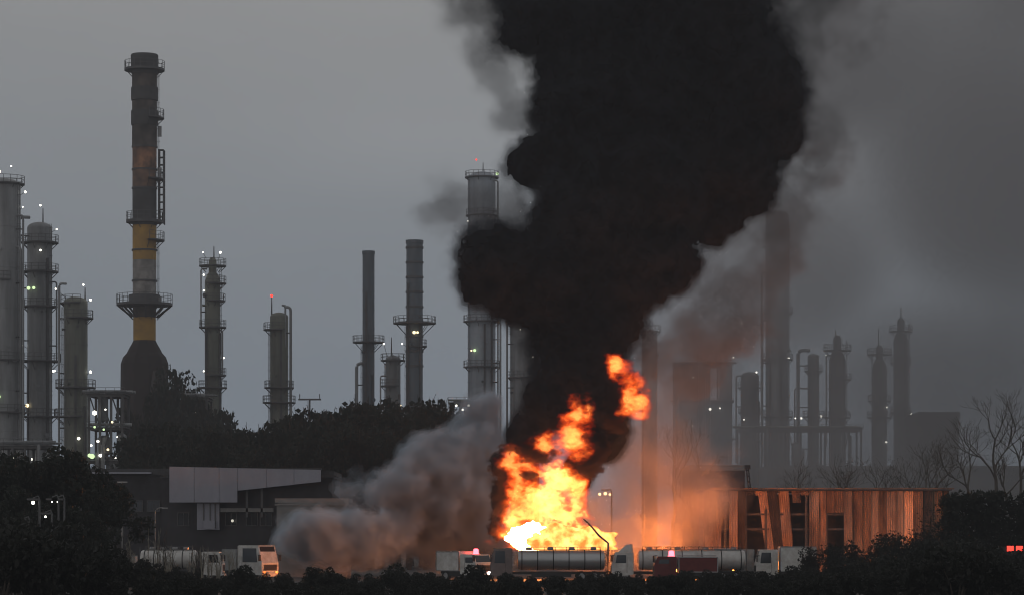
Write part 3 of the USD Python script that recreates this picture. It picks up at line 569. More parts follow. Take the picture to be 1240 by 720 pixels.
# ------------------------------------------------------------------ buildings on the near edge of the plant
def box_building(name, label, cat, Y, u0, u1, vtop, depth, wall, roof, vbase=None, parapet=0.5, group=None):
    s = px(Y); w = (u1 - u0) * s; H = Z(vtop, Y); t = thing(name, label, cat, (X((u0 + u1) / 2, Y), Y, 0), group=group)
    MB().box((0, depth / 2, (H - 0.4) / 2), (w, depth, H - 0.4)).build('wall', M[wall], t)
    r = MB().box((0, depth / 2, H - 0.3), (w + 0.4, depth + 0.4, 0.2)); r = r.build('roof', M[roof], t)
    c = MB()
    for y in (-0.1, depth + 0.1): c.box((0, y, H - 0.1 + parapet / 2), (w + 0.3, 0.2, parapet))
    for x in (-w / 2 - .1, w / 2 + .1): c.box((x, depth / 2, H - 0.1 + parapet / 2), (0.2, depth, parapet - 0.01))
    c.build('parapet', M[roof], r)
    return t, s, w, H

def window(t, x, z, w, h, y=0.0, lit=None, mullions=1):
    f = MB()
    for sx in (-1, 1): f.box((x + sx * (w / 2), y - 0.05, z), (0.08, 0.16, h + .08))
    for sz in (-1, 1): f.box((x, y - 0.051, z + sz * h / 2), (w - 0.08, 0.15, 0.08))
    for k in range(mullions): f.box((x - w / 2 + w * (k + 1) / (mullions + 1), y - 0.052, z), (0.06, 0.12, h - .08))
    p = f.build('window', M['rail'], t); MB().box((x, y - 0.02, z), (w - .1, 0.03, h - .1)).build('pane', M[lit or 'window_glass'], p)

# the long hall with the tapering pale fascia
Y = 338.0; s = px(Y)
t, s, w, H = box_building('warehouse', 'dark warehouse under a broad pale grey tapering fascia, left of the pale smoke', 'building', Y, 196, 402, 574, 16, 'dark_wall', 'dark_roof')
cx = X(299, Y); lx = lambda u: X(u, Y) - cx
us = [208, 238, 268, 290, 325, 358, 390.5]
bot = lambda u: 608 if u < 290 else np.interp(u, [290, 391], [594, 583])
for a, b in zip(us[:-1], us[1:]):
    xa, xb = lx(a) + .02, lx(b) - .02; top = lambda u: Z(np.interp(u, [208, 391], [565, 569]), Y)
    pts = [(x, y, z) for y in (-2.6, -2.3) for x, z in ((xa, top(a)), (xb, top(b)), (xa, Z(bot(a + 1), Y)), (xb, Z(bot(b - 1), Y)))]
    MB().tm(hull(pts)).build('fascia_panel', M['white_panel'], t)
c = MB().box((lx(299), -1.2, Z(570, Y) + .22), (182 * s, 2.5, 0.18)); c.build('canopy', M['dark_roof'], t)
for u0, u1, v0, v1, m in ((240, 267, 609, 641, 'white_panel'),): MB().box(((lx(u0) + lx(u1)) / 2, -1.2, (Z(v0, Y) + Z(v1, Y)) / 2), ((u1 - u0) * s, 0.3, (v1 - v0) * s)).build('pale_wall_strip', M[m], t)
for u in (248, 256, 262): MB().box((lx(u), -1.42, Z(622, Y)), (0.12, 0.12, 3.2)).build('downpipe', M['rail'], t)
MB().box((lx(300), -1.0, Z(617, Y)), (64 * s, 0.25, 0.45)).build('light_sill', M['concrete'], t)
MB().box((lx(255), -1.7, Z(635, Y)), (14 * s, 0.3, 1.0)).build('sign_board', M['white_panel'], t)
for u in (222, 280, 305, 322): window(t, lx(u), Z(628, Y), 1.3, 1.5, 0.0, mullions=1)
for u in (300, 318): MB().box((lx(u), -1.0, Z(605, Y)), (0.25, 0.25, 4.0)).build('post', M['rail'], t)
lamp(t, (lx(283), -1.6, Z(630, Y)), 'lamp_dim' if 'lamp_dim' in M else 'lamp_white', 0.2, arm=(lx(283), -.1, Z(629, Y)))
t, s, w, H = box_building('outbuilding', 'small pale boxy outbuilding at the edge of the pale smoke', 'building', 326.0, 335, 420, 607, 8, 'concrete', 'concrete')
t, s, w, H = box_building('low_hall', 'low black hall with a pale roof edge, left of the warehouse', 'building', 345.0, 96, 208, 571, 18, 'dark_wall', 'dark_roof')
MB().box((-0.6, -0.75, H - 0.12), (76 * s, 1.1, 0.22)).build('roof_edge', M['white_panel'], t)
for u in (110, 128, 165, 186): window(t, X(u, 345) - X(152, 345), Z(612, 345), 1.5, 1.3)
MB().lathe([(0.55, 0), (0.55, .25), (0.4, .5), (0.05, .66)], c=(X(122, 345) - X(152, 345), -1.0, Z(587, 345)), n=14).build('lamp_hood', M['white_panel'], t, smooth=40)
MB().box((X(122, 345) - X(152, 345), -.5, Z(588, 345)), (0.2, 1.0, 0.15)).build('bracket', M['rail'], t)
t, s, w, H = box_building('dark_block', 'dark windowless block tower among bare trees on the right', 'building', 520.0, 1113, 1161.5, 503, 18, 'dark_wall', 'dark_roof', parapet=0.8)
for i in range(4): MB().box((-w / 2 + w * (i + .5) / 4, -0.06, H / 2 - .4), (w / 4 - .25, 0.12, H - 1.6)).build('wall_panel', M['dark_wall'], t)
MB().box((-1.0, -.14, H * .72), (4.6, 0.16, 7.0)).build('recess_panel', M['dark_steel'], t)
box_building('warehouse', 'low hazy warehouse behind the burning shed', 'building', 430.0, 836, 902, 566, 20, 'dark_wall', 'concrete')
box_building('warehouse', 'long hazy low hall behind the bare trees on the right', 'building', 560.0, 930, 1300, 566, 20, 'concrete', 'concrete')

# the shed whose buckled sheets throw back the firelight
def shed():
    Y = 334.0; s = px(Y); u0, u1 = 852, 1150; w = (u1 - u0) * s; H = Z(593, Y); z0 = 0.0; uc = (u0 + u1) / 2
    t = thing('metal_shed', 'long shed with buckled metal sheeting glowing orange in the firelight', 'building', (X(uc, Y), Y, 0)); lx = lambda u: (u - uc) * s
    MB().box((0, 9.0, H / 2 - .1), (w - .4, 0.3, H - .4)).build('back_wall', M['dark_wall'], t)
    for sx in (-1, 1): MB().box((sx * (w / 2 - .1), 4.6, H / 2 - .1), (0.2, 8.2, H - .4)).build('side_wall', M['corrugated_rusty'], t)
    MB().box((0, 4.4, H + .05), (w + .4, 9.8, 0.16)).build('roof', M['dark_roof'], t)
    for u in np.linspace(u0 + 2, u1 - 2, 13): MB().box((lx(u), 0.3, H / 2), (0.28, 0.28, H - .05)).build('post', M['dark_steel'], t)
    for v in (595.5, 622, 640): MB().box((0, 0.3, Z(v, Y)), (w - .1, 0.18, 0.22)).build('rail', M['dark_steel'], t)
    q = random.Random(5); holes = [(876, 883), (903, 928), (962, 979)]
    u = u0 + 1.0; k = 0
    while u < u1 - 4:
        wd = q.choice([9, 10, 11, 12]); a, b = u, min(u + wd, u1 - 1); u = b + 0.3; m = (a + b) / 2
        hole = any(x < m < y for x, y in holes); top, bottom = H - 0.08, 0.05
        if hole: bottom = Z(q.uniform(600, 611), Y) if q.random() < .6 else top - 0.5
        if 1004 < m < 1026: bottom = Z(620, Y)                             # the doorway
        tilt = q.uniform(-.62, .0) if m < 1000 else q.uniform(-.4, .05); lean = q.uniform(-.10, .06) if m < 1000 else q.uniform(-.03, .03)
        slant = (q.uniform(0.5, 1.3) if 928 < m < 962 else q.uniform(-.2, .25)) if m < 1000 else 0.0
        n = 10; ww = (b - a) * s * 0.98; xs = np.linspace(-ww / 2, ww / 2, n + 1); dep = np.where(np.arange(n + 1) % 2, 0.035, -0.035)
        rows = 5; v, f = [], []
        for j, zz in enumerate(np.linspace(bottom, top, rows)):
            h = (zz - bottom) / max(top - bottom, .1); buck = q.uniform(-.2, .2) if m < 1000 else q.uniform(-.09, .09)
            for x, d in zip(xs, dep): v.append((lx(m) + x + slant * (0.5 - h) + 0, -0.05 + d + math.tan(tilt) * x - lean * (1 - h) * (top - bottom) * .5 + buck * (0 < j < rows - 1), zz))
        for j in range(rows - 1):
            for i in range(n): f.append([j * (n + 1) + i, j * (n + 1) + i + 1, (j + 1) * (n + 1) + i + 1, (j + 1) * (n + 1) + i])
        v = np.array(v); back = v + [0, 0.012, 0]; F = np.array(f)
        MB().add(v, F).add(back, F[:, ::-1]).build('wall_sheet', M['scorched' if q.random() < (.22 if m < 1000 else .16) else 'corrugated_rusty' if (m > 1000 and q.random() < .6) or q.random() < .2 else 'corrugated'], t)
        k += 1
    g = MB()
    for x in np.linspace(-w / 2, w / 2, 30): g.box((x, -0.25, H + .19), (0.9, 0.3, 0.14), rz=q.uniform(-.08, .08))
    g.build('gutter', M['corrugated_rusty'], t)
    return t
shed()

# ------------------------------------------------------------------ vehicles
def wheel(t, x, y, r=0.52, w=0.32):
    g = thing_part(t, 'wheel', (x, y, r))
    MB().lathe([(r * .62, -w / 2), (r * .93, -w / 2), (r, -w * .36), (r, w * .36), (r * .93, w / 2), (r * .62, w / 2)], n=20, axis='y', cap=False).build('tyre', M['tyre'], g, smooth=35)
    MB().lathe([(r * .64, -w * .42), (r * .5, -w * .3), (r * .2, -w * .42), (r * .2, w * .42), (r * .5, w * .3), (r * .64, w * .42)], n=16, axis='y').build('rim', M['rim'], g, smooth=35)

def thing_part(t, name, loc):
    x = UsdGeom.Xform.Define(stage, numbered(str(t.GetPath()), name)); x.AddTranslateOp().Set(tuple(map(float, loc))); return x.GetPrim()

def cab(t, x0, body, fairing=True, h=2.95, L=2.2, beacon=None, lit=False):
    """Cab-over cab whose front is at x0 + L, looking along +x."""
    W = 1.24; zb = 0.75; p = []
    for y in (-W, W): p += [(x0, y, zb), (x0, y, h - .08), (x0 + .15, y * .97, h), (x0 + L * .84, y * .96, h), (x0 + L * .96, y * .95, zb + 1.15), (x0 + L, y * .97, zb + 1.0), (x0 + L, y * .97, zb + .05), (x0 + L * .95, y, zb - .25), (x0 + .2, y, zb - .1)]
    c = MB().tm(hull(p)).build('cab', M[body], t)
    a, b = np.array([x0 + L * .962, 0, zb + 1.18]), np.array([x0 + L * .852, 0, h - .12]); off = np.array([.022, 0, .006]); sc = MB()
    q = [tuple(a + off + [0, -W * .86, 0]), tuple(a + off + [0, W * .86, 0]), tuple(b + off + [0, W * .84, 0]), tuple(b + off + [0, -W * .84, 0])]
    q2 = [tuple(np.array(k) - [.05, 0, .012]) for k in q]; MB().tm(hull(q + q2)).build('windscreen', M['window_glass'], c)
    for sy in (-1, 1):
        pts = [(x0 + .75, sy * (W * .99 - .03), zb + 1.1), (x0 + L * .82, sy * (W * .985 - .03), zb + 1.1), (x0 + L * .76, sy * (W * .975 - .03), h - .3), (x0 + .75, sy * (W * .985 - .03), h - .3)]
        MB().tm(hull([tuple(np.array(k) + [0, e, 0]) for k in pts for e in (0.0, sy * .05)])).build('side_window', M['window_glass'], c)
        MB().box((x0 + L * .98, sy * (W + .22), zb + 1.55), (0.12, 0.28, 0.62)).tube([(x0 + L * .85, sy * W * .95, zb + 1.9), (x0 + L * .98, sy * (W + .2), zb + 1.85)], 0.025, 4).build('mirror', M['chassis'], c)
        MB().box((x0 + L + .01, sy * W * .7, zb + .02), (0.08, 0.42, 0.26)).build('headlight', M['lamp_head' if lit else 'window_glass'], c)
        MB().box((x0 + L * .45, sy * (W + .03), zb - .3), (0.7, 0.12, 0.12)).box((x0 + L * .45, sy * (W + .02), zb), (0.03, 0.05, 0.0301)).build('step', M['chassis'], c)
        MB().box((x0 + .66, sy * (W + .006), zb + .9), (0.03, 0.012, 1.6)).build('door_seam', M['chassis'], c)
    MB().box((x0 + L + .015, 0, zb + .55), (0.06, W * 1.5, 0.62)).build('grille', M['chassis'], c)
    MB().box((x0 + L + .04, 0, zb - .22), (0.22, W * 1.96, 0.34)).build('bumper', M[body], c)
    if fairing:
        pf = [(x0 + .1, y, h + .01) for y in (-W * .92, W * .92)] + [(x0 + L * .7, y, h + .01) for y in (-W * .9, W * .9)] + [(x0 + .1, y, h + .75) for y in (-W * .85, W * .85)] + [(x0 + .75, y, h + .72) for y in (-W * .83, W * .83)]
        MB().tm(hull(pf)).build('roof_fairing', M[body], c)
    if beacon:
        bz = h + (0.76 if fairing else 0.02)
        MB().lathe([(.34, 0), (.34, .06), (.27, .07), (.27, .46), (.12, .56)], c=(x0 + .5, .6, bz), n=12).build('beacon', M[beacon], c, smooth=40)
    return c

def tank(t, x0, x1, body, zc=2.15, ry=1.22, rz=0.98, rings=6):
    n = 28; prof = [(0.45, x0), (0.9, x0 + .1), (1, x0 + .28)]
    prof += [(1, x1 - .28), (0.9, x1 - .1), (0.45, x1)]
    m = MB().lathe(prof, n=n, axis='x'); v = m.v[-1]; v[:, 1] *= ry; v[:, 2] *= rz; v[:, 2] += zc
    k = m.build('tank', M[body], t, smooth=35)
    for x in np.linspace(x0 + .5, x1 - .5, rings):
        r = MB().lathe([(1.0, x - .05), (1.025, x - .04), (1.025, x + .04), (1.0, x + .05)], n=n, axis='x', cap=False); v = r.v[-1]; v[:, 1] *= ry; v[:, 2] *= rz; v[:, 2] += zc; r.build('tank_band', M['chassis'], k)
    w = MB()                                                               # walkway with rails on top
    w.box(((x0 + x1) / 2, 0, zc + rz + .05), (x1 - x0 - .8, 0.7, 0.06))
    for y in (-.4, .4):
        w.tube([(x0 + .5, y, zc + rz + .32), (x1 - .5, y, zc + rz + .32)], 0.025, 4)
        for x in np.linspace(x0 + .5, x1 - .5, 8): w.tube([(x, y, zc + rz), (x, y, zc + rz + .32)], 0.02, 4)
    w.build('walkway', M['rail'], k)
    for x in np.linspace(x0 + 1.2, x1 - 1.2, 4): MB().lathe([(.32, 0), (.32, .16), (.25, .22)], c=(x, 0, zc + rz + .07), n=14).build('manhole', M['rim'], k)
    l = MB()
    for y in (-.25, .25): l.tube([(x0 - .08, y, 0.9), (x0 - .08, y, zc + rz + .3)], 0.03, 4)
    for z in np.arange(1.0, zc + rz, .3): l.tube([(x0 - .08, -.25, z), (x0 - .08, .25, z)], 0.02, 4)
    l.build('ladder', M['rail'], t)

def chassis(t, x0, x1, axles):
    m = MB()
    for y in (-.45, .45): m.box(((x0 + x1) / 2, y, 0.86), (x1 - x0, 0.12, 0.26))
    for x in np.arange(x0 + .4, x1 - .2, 1.4): m.box((x, 0, 0.861), (0.12, 0.78, 0.18))
    m.build('chassis', M['chassis'], t)
    for x in axles:
        for y in (-1.03, 1.03): wheel(t, x, y)
    for y in (-1.1, 1.1): MB().box(((x0 + x1) / 2, y, 0.72), ((x1 - x0) * .36, 0.08, 0.5)).build('side_guard', M['chassis'], t)

def tanker(label, u, Y, rz, L, cabbody, tankbody, fairing=True, beacon=None, group=None, h=2.95):
    t = thing('tanker_truck', label, 'truck', (X(u, Y), Y, 0.0), rz)
    x1 = L / 2 - 2.2; chassis(t, -L / 2, L / 2 - .6, [L / 2 - 1.35, -L / 2 + 1.2, -L / 2 + 2.5] + ([L / 2 - 5.2] if L > 12.5 else []))
    cab(t, x1, cabbody, fairing, h, beacon=beacon); tank(t, -L / 2 + .1, x1 - .45, tankbody)
    MB().box((-L / 2 - .03, 0, 0.7), (0.1, 2.3, 0.22)).build('bumper', M['chassis'], t)
    for y in (-.95, .95): MB().box((-L / 2 - .10, y, 0.72), (0.05, 0.3, 0.14)).build('tail_lamp', M['truck_red'], t)
    return t

def van_box(t, x0, x1, body, h=3.3):
    b = MB().box(((x0 + x1) / 2, 0, (h + 1.0) / 2), (x1 - x0, 2.45, h - 1.0)).build('cargo_box', M[body], t)
    e = MB()
    for y in (-1.23, 1.23):
        for z in (1.04, h - .04): e.box(((x0 + x1) / 2, y, z), (x1 - x0 + .04, 0.06, 0.1))
        for x in (x0, x1): e.box((x, y, (h + 1) / 2), (0.1, 0.065, h - 1.1))
    e.build('edge_trim', M['rim'], b)
    return b

def box_truck(label, u, Y, rz, L, body, fairing=False, lit=False, cl=2.2, beacon=None, name='box_truck', h=2.95, boxh=3.3, boxbody=None):
    t = thing(name, label, 'truck', (X(u, Y), Y, 0.0), rz); x1 = L / 2 - cl
    chassis(t, -L / 2, L / 2 - .6, [L / 2 - 1.35, -L / 2 + 1.3]); cab(t, x1, body, fairing, h, L=cl, beacon=beacon, lit=lit)
    if L > 3.2: van_box(t, -L / 2 + .05, x1 - .2, boxbody or body, boxh)
    return t

PI = math.pi
tanker('tanker truck with a dull steel tank and reddish cab, right before the flames', 664, 291, PI, 11.6, 'cab_dark', 'tank_metal', fairing=False, h=3.35)
tanker('tanker with a white high roofed cab and pale tank, right of the flames', 822, 292, PI, 13.6, 'truck_white', 'tank_white', fairing=True)
tanker('dusty white tanker behind bare stalks in the left foreground', 220, 297, 0.0, 8.6, 'truck_white', 'tank_white', fairing=False)
box_truck('white truck cab lit orange by the fire, nose towards the flames', 303, 304, -0.72, 6.0, 'truck_white', cl=3.6, h=3.6, boxh=3.2, boxbody='truck_grey')
box_truck('pale box truck at the far right end of the parked trucks', 951, 290, PI, 6.0, 'truck_white', h=3.2, boxh=3.5)
box_truck('grey truck parked between the pale tanker and the pale box truck', 886, 295, PI, 4.4, 'truck_grey', h=3.3, boxh=3.2)
box_truck('white box truck with both headlights on, left of the flames', 562, 296, -0.75, 5.6, 'truck_white', lit=True, beacon='lamp_beacon', h=2.7, boxh=3.0)
fe = box_truck('low red fire engine with a glowing beacon before the pale tanker', 830, 283, PI, 6.2, 'truck_red', beacon='lamp_beacon', name='fire_engine', h=2.55, boxh=2.5)
m = MB()
for y in (-.25, .25): m.tube([(-3.0, y, 2.62), (0.8, y, 2.62)], 0.04, 5)
for x in np.arange(-2.9, .8, .35): m.tube([(x, -.25, 2.62), (x, .25, 2.62)], 0.025, 4)
m.build('roof_ladder', M['rim'], fe)
box_truck('short pale truck half hidden by scrub at the far left', 143, 286, PI, 3.6, 'truck_grey', h=2.7, boxh=2.6)

vt = box_truck('black van seen from behind with a red lamp bar alight, at the right edge', 1227, 250, 1.45, 5.2, 'chassis', name='parked_van', cl=1.9, h=2.6, boxh=3.55)
for y in (-.38, .38): MB().box((-2.60, y, 3.40), (.10, .56, .46)).build('tail_lamp', M['lamp_red'], vt)

# ------------------------------------------------------------------ poles and lamps standing free
def lamp_post(label, u, v, Y, kind, r=.22, arm=1.2, group=None, name='lamp_post'):
    H = Z(v, Y); t = thing(name, label, 'lamp', (X(u, Y), Y, 0), group=group)
    MB().tube([(arm, 0, 0), (arm, 0, H + .2), (arm * .8, 0, H + .5), (0, 0, H + .35)], [.11, .08, .06, .05], 7).build('pole', M['rail'], t)
    MB().box((0, 0, H + r + .1), (0.9, 0.35, 0.14)).build('lamp_hood', M['rail'], t); lamp(t, (0, 0, H), kind, r)
    if name == 'floodlight': lamp(t, (-.62, 0, H - .06), kind, r * .8); lamp(t, (.5, 0, H - .1), kind, r * .6)
lamp_post('floodlight burning in the orange smoke right of the flames', 733, 597, 322, 'lamp_flood', .30, arm=0.7, name='floodlight')
for u, v in ((40, 608), (55, 625), (63, 607), (70, 607), (28, 633)): lamp_post('small white yard lamp in the dark scrub at the left edge', u, v, 222, 'lamp_white', .10 if u in (63, 70) else .16, .5, 'yard lamps among the dark scrub on the left')
def simple_pole(label, u, vtop, Y, bar, name='pole'):
    H = Z(vtop, Y); t = thing(name, label, 'pole', (X(u, Y), Y, 0)); MB().tube([(0, 0, 0), (0, 0, H)], [.14, .09], 7).build('shaft', M['concrete'], t); MB().box((0, 0, H - .1), (bar, .12, .14)).build('cross_bar', M['rim'], t)
simple_pole('slim pole with a short cross bar before the low black hall', 148, 582, 320, 1.1)
def hooked(label, u, v, Y):
    H = Z(v, Y); t = thing('street_lamp', label, 'lamp', (X(u, Y), Y, 0)); MB().tube([(0, 0, 0), (0, 0, H - .5)] + bend((0, 0, H - .5), (0, 0, H), (.8, 0, H)), .07, 6).build('pole', M['concrete'], t); MB().box((1.0, 0, H - .04), (.6, .2, .1)).build('lamp_head', M['rim'], t)
hooked('unlit hooked street lamp behind the dusty white tanker', 188, 614, 305)
t = thing('leaning_pole', 'thin bent pole leaning over the tanker, dark against the flames', 'pole', (X(736, 299), 299, 0))
MB().tube([(0, 0, 0), (0.05, 0, Z(657, 299)), (-.9, 0, Z(648, 299)), (-1.6, 0, Z(638, 299)), (-2.1, 0, Z(632, 299)), (-2.5, 0, Z(628, 299))], [.12, .12, .11, .09, .08, .06], 7).build('shaft', M['dark_steel'], t, smooth=50)
t = thing('crane_boom', 'short dark crane boom sticking up behind the glowing shed', 'crane', (X(909, 352), 352, 0))
MB().box((0.5, 0, 1.6), (5.0, 2.4, 3.2)).build('crane_body', M['dark_steel'], t)
b = MB(); P0, P1 = np.array([0.6, 0, 3.2]), np.array([X(905, 352) - X(909, 352), 0, Z(565, 352)])
for o in ((-.22, -.22), (.22, -.22), (-.22, .22), (.22, .22)): b.tube([P0 + [o[0], o[1], 0], P1 + [o[0] * .5, o[1] * .5, 0]], .07, 4)
for k in range(14):
    a, c = P0 + (P1 - P0) * k / 14, P0 + (P1 - P0) * (k + 1) / 14; b.tube([a + [-.2, -.2, 0], c + [.2, -.2, 0]], .04, 3); b.tube([a + [.2, .2, 0], c + [-.2, .2, 0]], .04, 3)
b.box(P1, (.7, .6, .5)).build('boom', M['dark_steel'], t)

# ------------------------------------------------------------------ trees, hedges, scrub
def leaves(mb, centres, radii, n, size, q, squash=0.8):
    c = np.asarray(centres, float); r = np.asarray(radii, float); k = q.choice(len(c), n, p=r ** 2 / (r ** 2).sum())
    d = q.standard_normal((n, 3)); d /= np.linalg.norm(d, axis=1, keepdims=True); p = c[k] + d * (r[k] * q.uniform(.45, 1.0, n) ** .5)[:, None] * [1, 1, squash]
    a = q.standard_normal((n, 3)); a /= np.linalg.norm(a, axis=1, keepdims=True); b = np.cross(a, q.standard_normal((n, 3))); b /= np.linalg.norm(b, axis=1, keepdims=True)
    s = size * q.uniform(.6, 1.4, n)[:, None]; v = np.stack([p + a * s, p + b * s * .55, p - a * s, p - b * s * .55], 1).reshape(-1, 3)
    mb.add(v, np.arange(4 * n).reshape(n, 4))

def branches(mb, p, d, length, r, depth, q, tips, spread=.6, up=.15, kids=3, sides=5):
    n = 4; pts = [np.array(p, float)]; d = np.array(d, float)
    for i in range(n):
        d = d + q.standard_normal(3) * .13 + [0, 0, up * .3]; d /= np.linalg.norm(d); pts.append(pts[-1] + d * length / n)
    mb.tube(pts, np.linspace(r, r * .55, n + 1), sides if depth > 1 else 3, cap=False)
    if depth == 0: tips.append(pts[-1]); return
    for k in range(kids):
        e = d + q.standard_normal(3) * spread; e[2] += up; e /= np.linalg.norm(e)
        branches(mb, pts[-1] if k == 0 else pts[2 + k % 3] if len(pts) > 4 else pts[-1], e, length * q.uniform(.6, .8), r * .55, depth - 1, q, tips, spread, up, kids, sides)

def make_tree(name, label, loc, seed, H, spread, nleaf, leaf, mat_, group, scale=None, squash=.8):
    q = np.random.default_rng(seed); t = thing(name, label, 'tree', loc, q.uniform(0, 6), group, scale); tips = []
    b = MB(); branches(b, (0, 0, 0), (0, 0, 1), H * .42, H * .028, 3, q, tips, spread, .28); b.build('trunk', M['bark'], t)
    tips = np.array(tips); tips[:, 2] *= H / max(tips[:, 2].max() + .07 * H, 1); c = MB(); pick = tips[q.permutation(len(tips))[:24]]
    leaves(c, pick, q.uniform(.07, .15, len(pick)) * H, nleaf, leaf, q, squash); c.build('crown', M[mat_], t); return t

FOREST = 'dark leafy trees massed between the refinery and the warehouse'
FL = 'dark leafy tree in the black belt below the columns'
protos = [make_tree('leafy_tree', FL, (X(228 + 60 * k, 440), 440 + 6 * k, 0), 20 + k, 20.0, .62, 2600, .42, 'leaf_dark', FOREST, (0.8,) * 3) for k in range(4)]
q = random.Random(44)
skyline = lambda u: np.interp(u, [150, 205, 235, 262, 285, 312, 345, 365, 390, 420, 442, 470, 492, 512, 530, 548], [560, 512, 519, 523, 521, 519, 514, 505, 497, 494, 487, 489, 487, 478, 505, 512])
for row, Yr in ((0, 470), (1, 440), (2, 415)):
    for u in np.arange(160 + 9 * row, 556, 19):
        uu = u + q.uniform(-5, 5); Yt = Yr + q.uniform(-9, 9); top = skyline(uu) + (0, 8, 26)[row] + q.uniform(-5, 6); h = Z(top, Yt) / 20.0
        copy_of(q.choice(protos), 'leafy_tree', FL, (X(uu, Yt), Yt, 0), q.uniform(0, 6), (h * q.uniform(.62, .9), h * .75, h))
for u, v, Yt in ((207, 446, 640), (216, 462, 632), (225, 484, 626), (196, 480, 622), (233, 506, 618), (184, 515, 615), (210, 490, 610)):
    h = Z(v, Yt) / 20.0; copy_of(q.choice(protos), 'leafy_tree', 'dark tree leaning against the foot of the striped chimney', (X(u, Yt), Yt, 0), q.uniform(0, 6), (h * .6, h * .5, h), 'dark trees at the foot of the striped chimney')
for u, v, Yt in ((-6, 560, 250), (14, 552, 262), (34, 548, 255), (56, 546, 266), (76, 544, 258), (94, 556, 263), (112, 590, 256), (22, 590, 240), (60, 600, 238), (95, 620, 236), (126, 630, 240), (0, 610, 232)):
    h = Z(v, Yt) / 20.0; copy_of(q.choice(protos), 'leafy_tree', 'black leafy tree in the dark left corner', (X(u, Yt), Yt, 0), q.uniform(0, 6), (h * .95, h * .8, h), 'black trees in the left corner')

def bare_tree(label, u, vtop, Y, seed, group, spread=.5, depth=5):
    H = Z(vtop, Y); q = np.random.default_rng(seed); t = thing('bare_tree', label, 'tree', (X(u, Y), Y, 0), 0, group); tips = []; b = MB()
    branches(b, (0, 0, H * .3), (0, 0, 1), H * .30, H * .013, depth, q, tips, spread, .2, 3, 4)
    top = max(x[:, 2].max() for x in b.v); k = (H - H * .3) / (top - H * .3)
    for x in b.v: x[:, 2] = H * .3 + (x[:, 2] - H * .3) * k
    b.build('crown', M['pale_bark'], t); MB().tube([(0, 0, 0), (0, 0, H * .31)], [H * .022, H * .013], 7).build('trunk', M['pale_bark'], t)
for i, (u, v, Yb) in enumerate(((1208, 468, 400), (1236, 490, 392), (1182, 505, 405), (1150, 540, 398), (1100, 545, 405), (1062, 548, 400), (1030, 545, 408), (985, 552, 400), (1130, 530, 410), (1222, 520, 385), (1010, 560, 396), (1080, 560, 392), (815, 505, 420), (838, 530, 415))):
    bare_tree('bare tree in the grey smoke, tallest of those at the right edge' if i == 0 else 'thin bare tree in the grey smoke behind the shed', u, v, Yb, 70 + i, None if i == 0 else 'thin bare trees behind the shed')

def shrub(name, label, loc, seed, H, W, n, size, m, group, stems=7):
    q = np.random.default_rng(seed); t = thing(name, label, 'shrub', loc, 0, group); s = MB(); tips = []
    for k in range(stems):
        a = q.uniform(0, 6.28); e = np.array([math.cos(a) * W * q.uniform(.15, .5), math.sin(a) * W * q.uniform(.15, .5), H * q.uniform(.6, 1.0)]); s.tube([(0, 0, 0), e * [.35, .35, .55], e], [.05, .035, .012], 4, cap=False); tips += [e, e * [.7, .7, .7]]
    s.build('stem', M['bark'], t); c = MB(); leaves(c, tips, q.uniform(.22, .42, len(tips)) * H * .7, n, size, q); c.build('foliage', M[m], t); return t
SG = 'dark scrub along the bottom of the picture'
sp = [shrub('scrub_bush', 'dark low scrub bush in the black foreground', (X(300 + 90 * k, 205), 205, 0), 90 + k, 2.0, 2.6, 1500, .11, 'leaf_scrub', SG) for k in range(4)]
q = random.Random(9)
edge = lambda u: np.interp(u, [-20, 60, 120, 180, 280, 350, 500, 600, 640, 760, 860, 900, 1000, 1100, 1160, 1205, 1212, 1260], [640, 640, 668, 692, 701, 700, 699, 699, 699, 698, 696, 696, 692, 674, 660, 672, 676, 676])
for row, (Yr, dv, step) in enumerate(((240, -1, 17), (214, 2, 18), (186, 8, 21), (162, 14, 30))):
    for u in np.arange(-20, 1262, step):
        uu = u + q.uniform(-9, 9); Yt = Yr + q.uniform(-7, 7); h = max(Z(edge(uu) + dv + q.uniform(-4, 5), Yt), .45) / 2.0
        copy_of(q.choice(sp), 'scrub_bush', 'dark low scrub bush in the black foreground', (X(uu, Yt), Yt, 0), q.uniform(0, 6), (max(h * 1.0, .62) if h < 1.6 else h * .8, max(h * .9, .55), h))
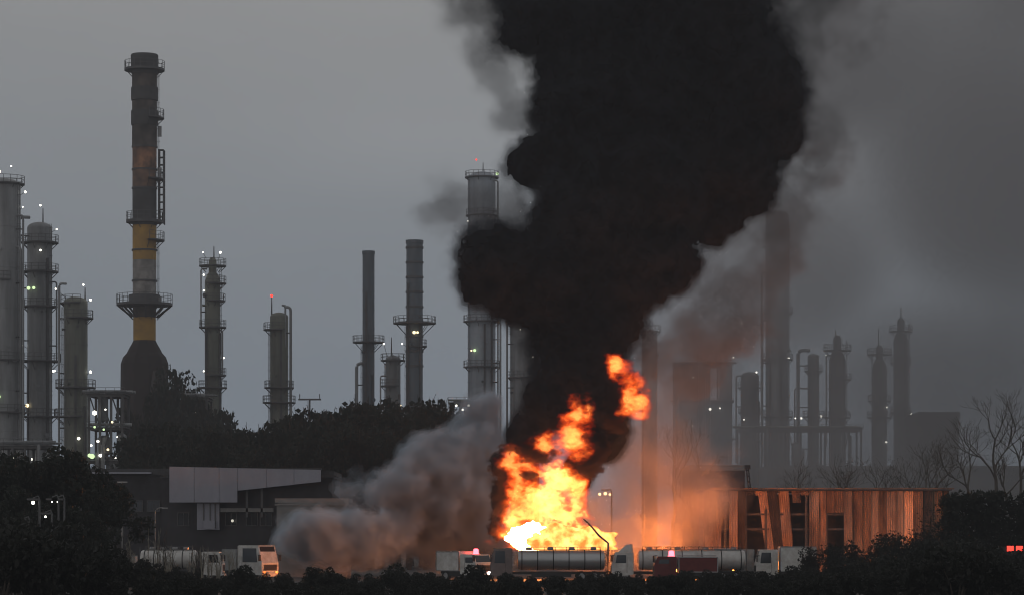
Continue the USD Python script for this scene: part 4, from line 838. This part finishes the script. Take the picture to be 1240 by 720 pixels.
hq = np.random.default_rng(31); hd = thing('tall_hedge', 'tall flat topped dark hedge at the right end of the shed', 'hedge', (X(1202, 275), 275, 0)); HH = Z(592, 275)
c = MB(); cs = np.stack([hq.uniform(-4.6, 6.5, 420), hq.uniform(-1.2, 1.2, 420), hq.uniform(.4, HH - .6, 420)], 1); leaves(c, cs, hq.uniform(.5, .9, 420), 26000, .17, hq); c.build('foliage', M['leaf_dark'], hd)
s = MB()
for x in np.arange(-4.5, 6.5, .8): s.tube([(x, 0, 0), (x + .2, .1, HH * .5), (x, 0, HH * .92)], [.09, .06, .02], 5)
s.build('stem', M['bark'], hd)
fq = np.random.default_rng(33); VG = 'twiggy dark bushes before the right half of the shed'
for i, (u, v) in enumerate(((1148, 612), (1120, 640), (1095, 650), (1066, 654), (1040, 660), (1010, 664), (985, 668), (1135, 655), (1172, 630))):
    h = Z(v, 280); shrub('twiggy_bush', 'twiggy dark bush before the right half of the shed', (X(u, 280), 280 + fq.uniform(-4, 4), 0), 200 + i, h, h * .55, 1500, .13, 'leaf_scrub', VG, 10)
RG = 'pale dry stalks before the dusty white tanker'
for i in range(26):
    u = fq.uniform(128, 290); Yt = fq.uniform(240, 275); t = thing('dry_weed', 'tall pale dry weed before the dusty white tanker', 'plant', (X(u, Yt), Yt, 0), 0, RG); m = MB()
    for k in range(5):
        a = fq.uniform(0, 6.28); h = fq.uniform(2.2, 4.6) * (1.15 if u < 200 else .8); lean = fq.uniform(.1, .7); e = np.array([math.cos(a) * lean, math.sin(a) * lean, h]); mid = e * [.3, .3, .55]
        m.tube([(0, 0, 0), mid, e], [.035, .028, .012], 4, cap=False)
        for j in range(5):
            f0 = mid + (e - mid) * fq.uniform(0, .9); m.tube([f0, f0 + [fq.uniform(-.4, .4), fq.uniform(-.4, .4), fq.uniform(.15, .5)]], [.016, .008], 3, cap=False)
    m.build('stalk', M['dry_stalk'] if i % 3 else M['bark'], t)
# the yard the trucks stand on
MB().quad((-70, 262, .004), (110, 262, .004), (110, 420, .004), (-70, 420, .004)).build('yard', M['asphalt'], kind='structure')
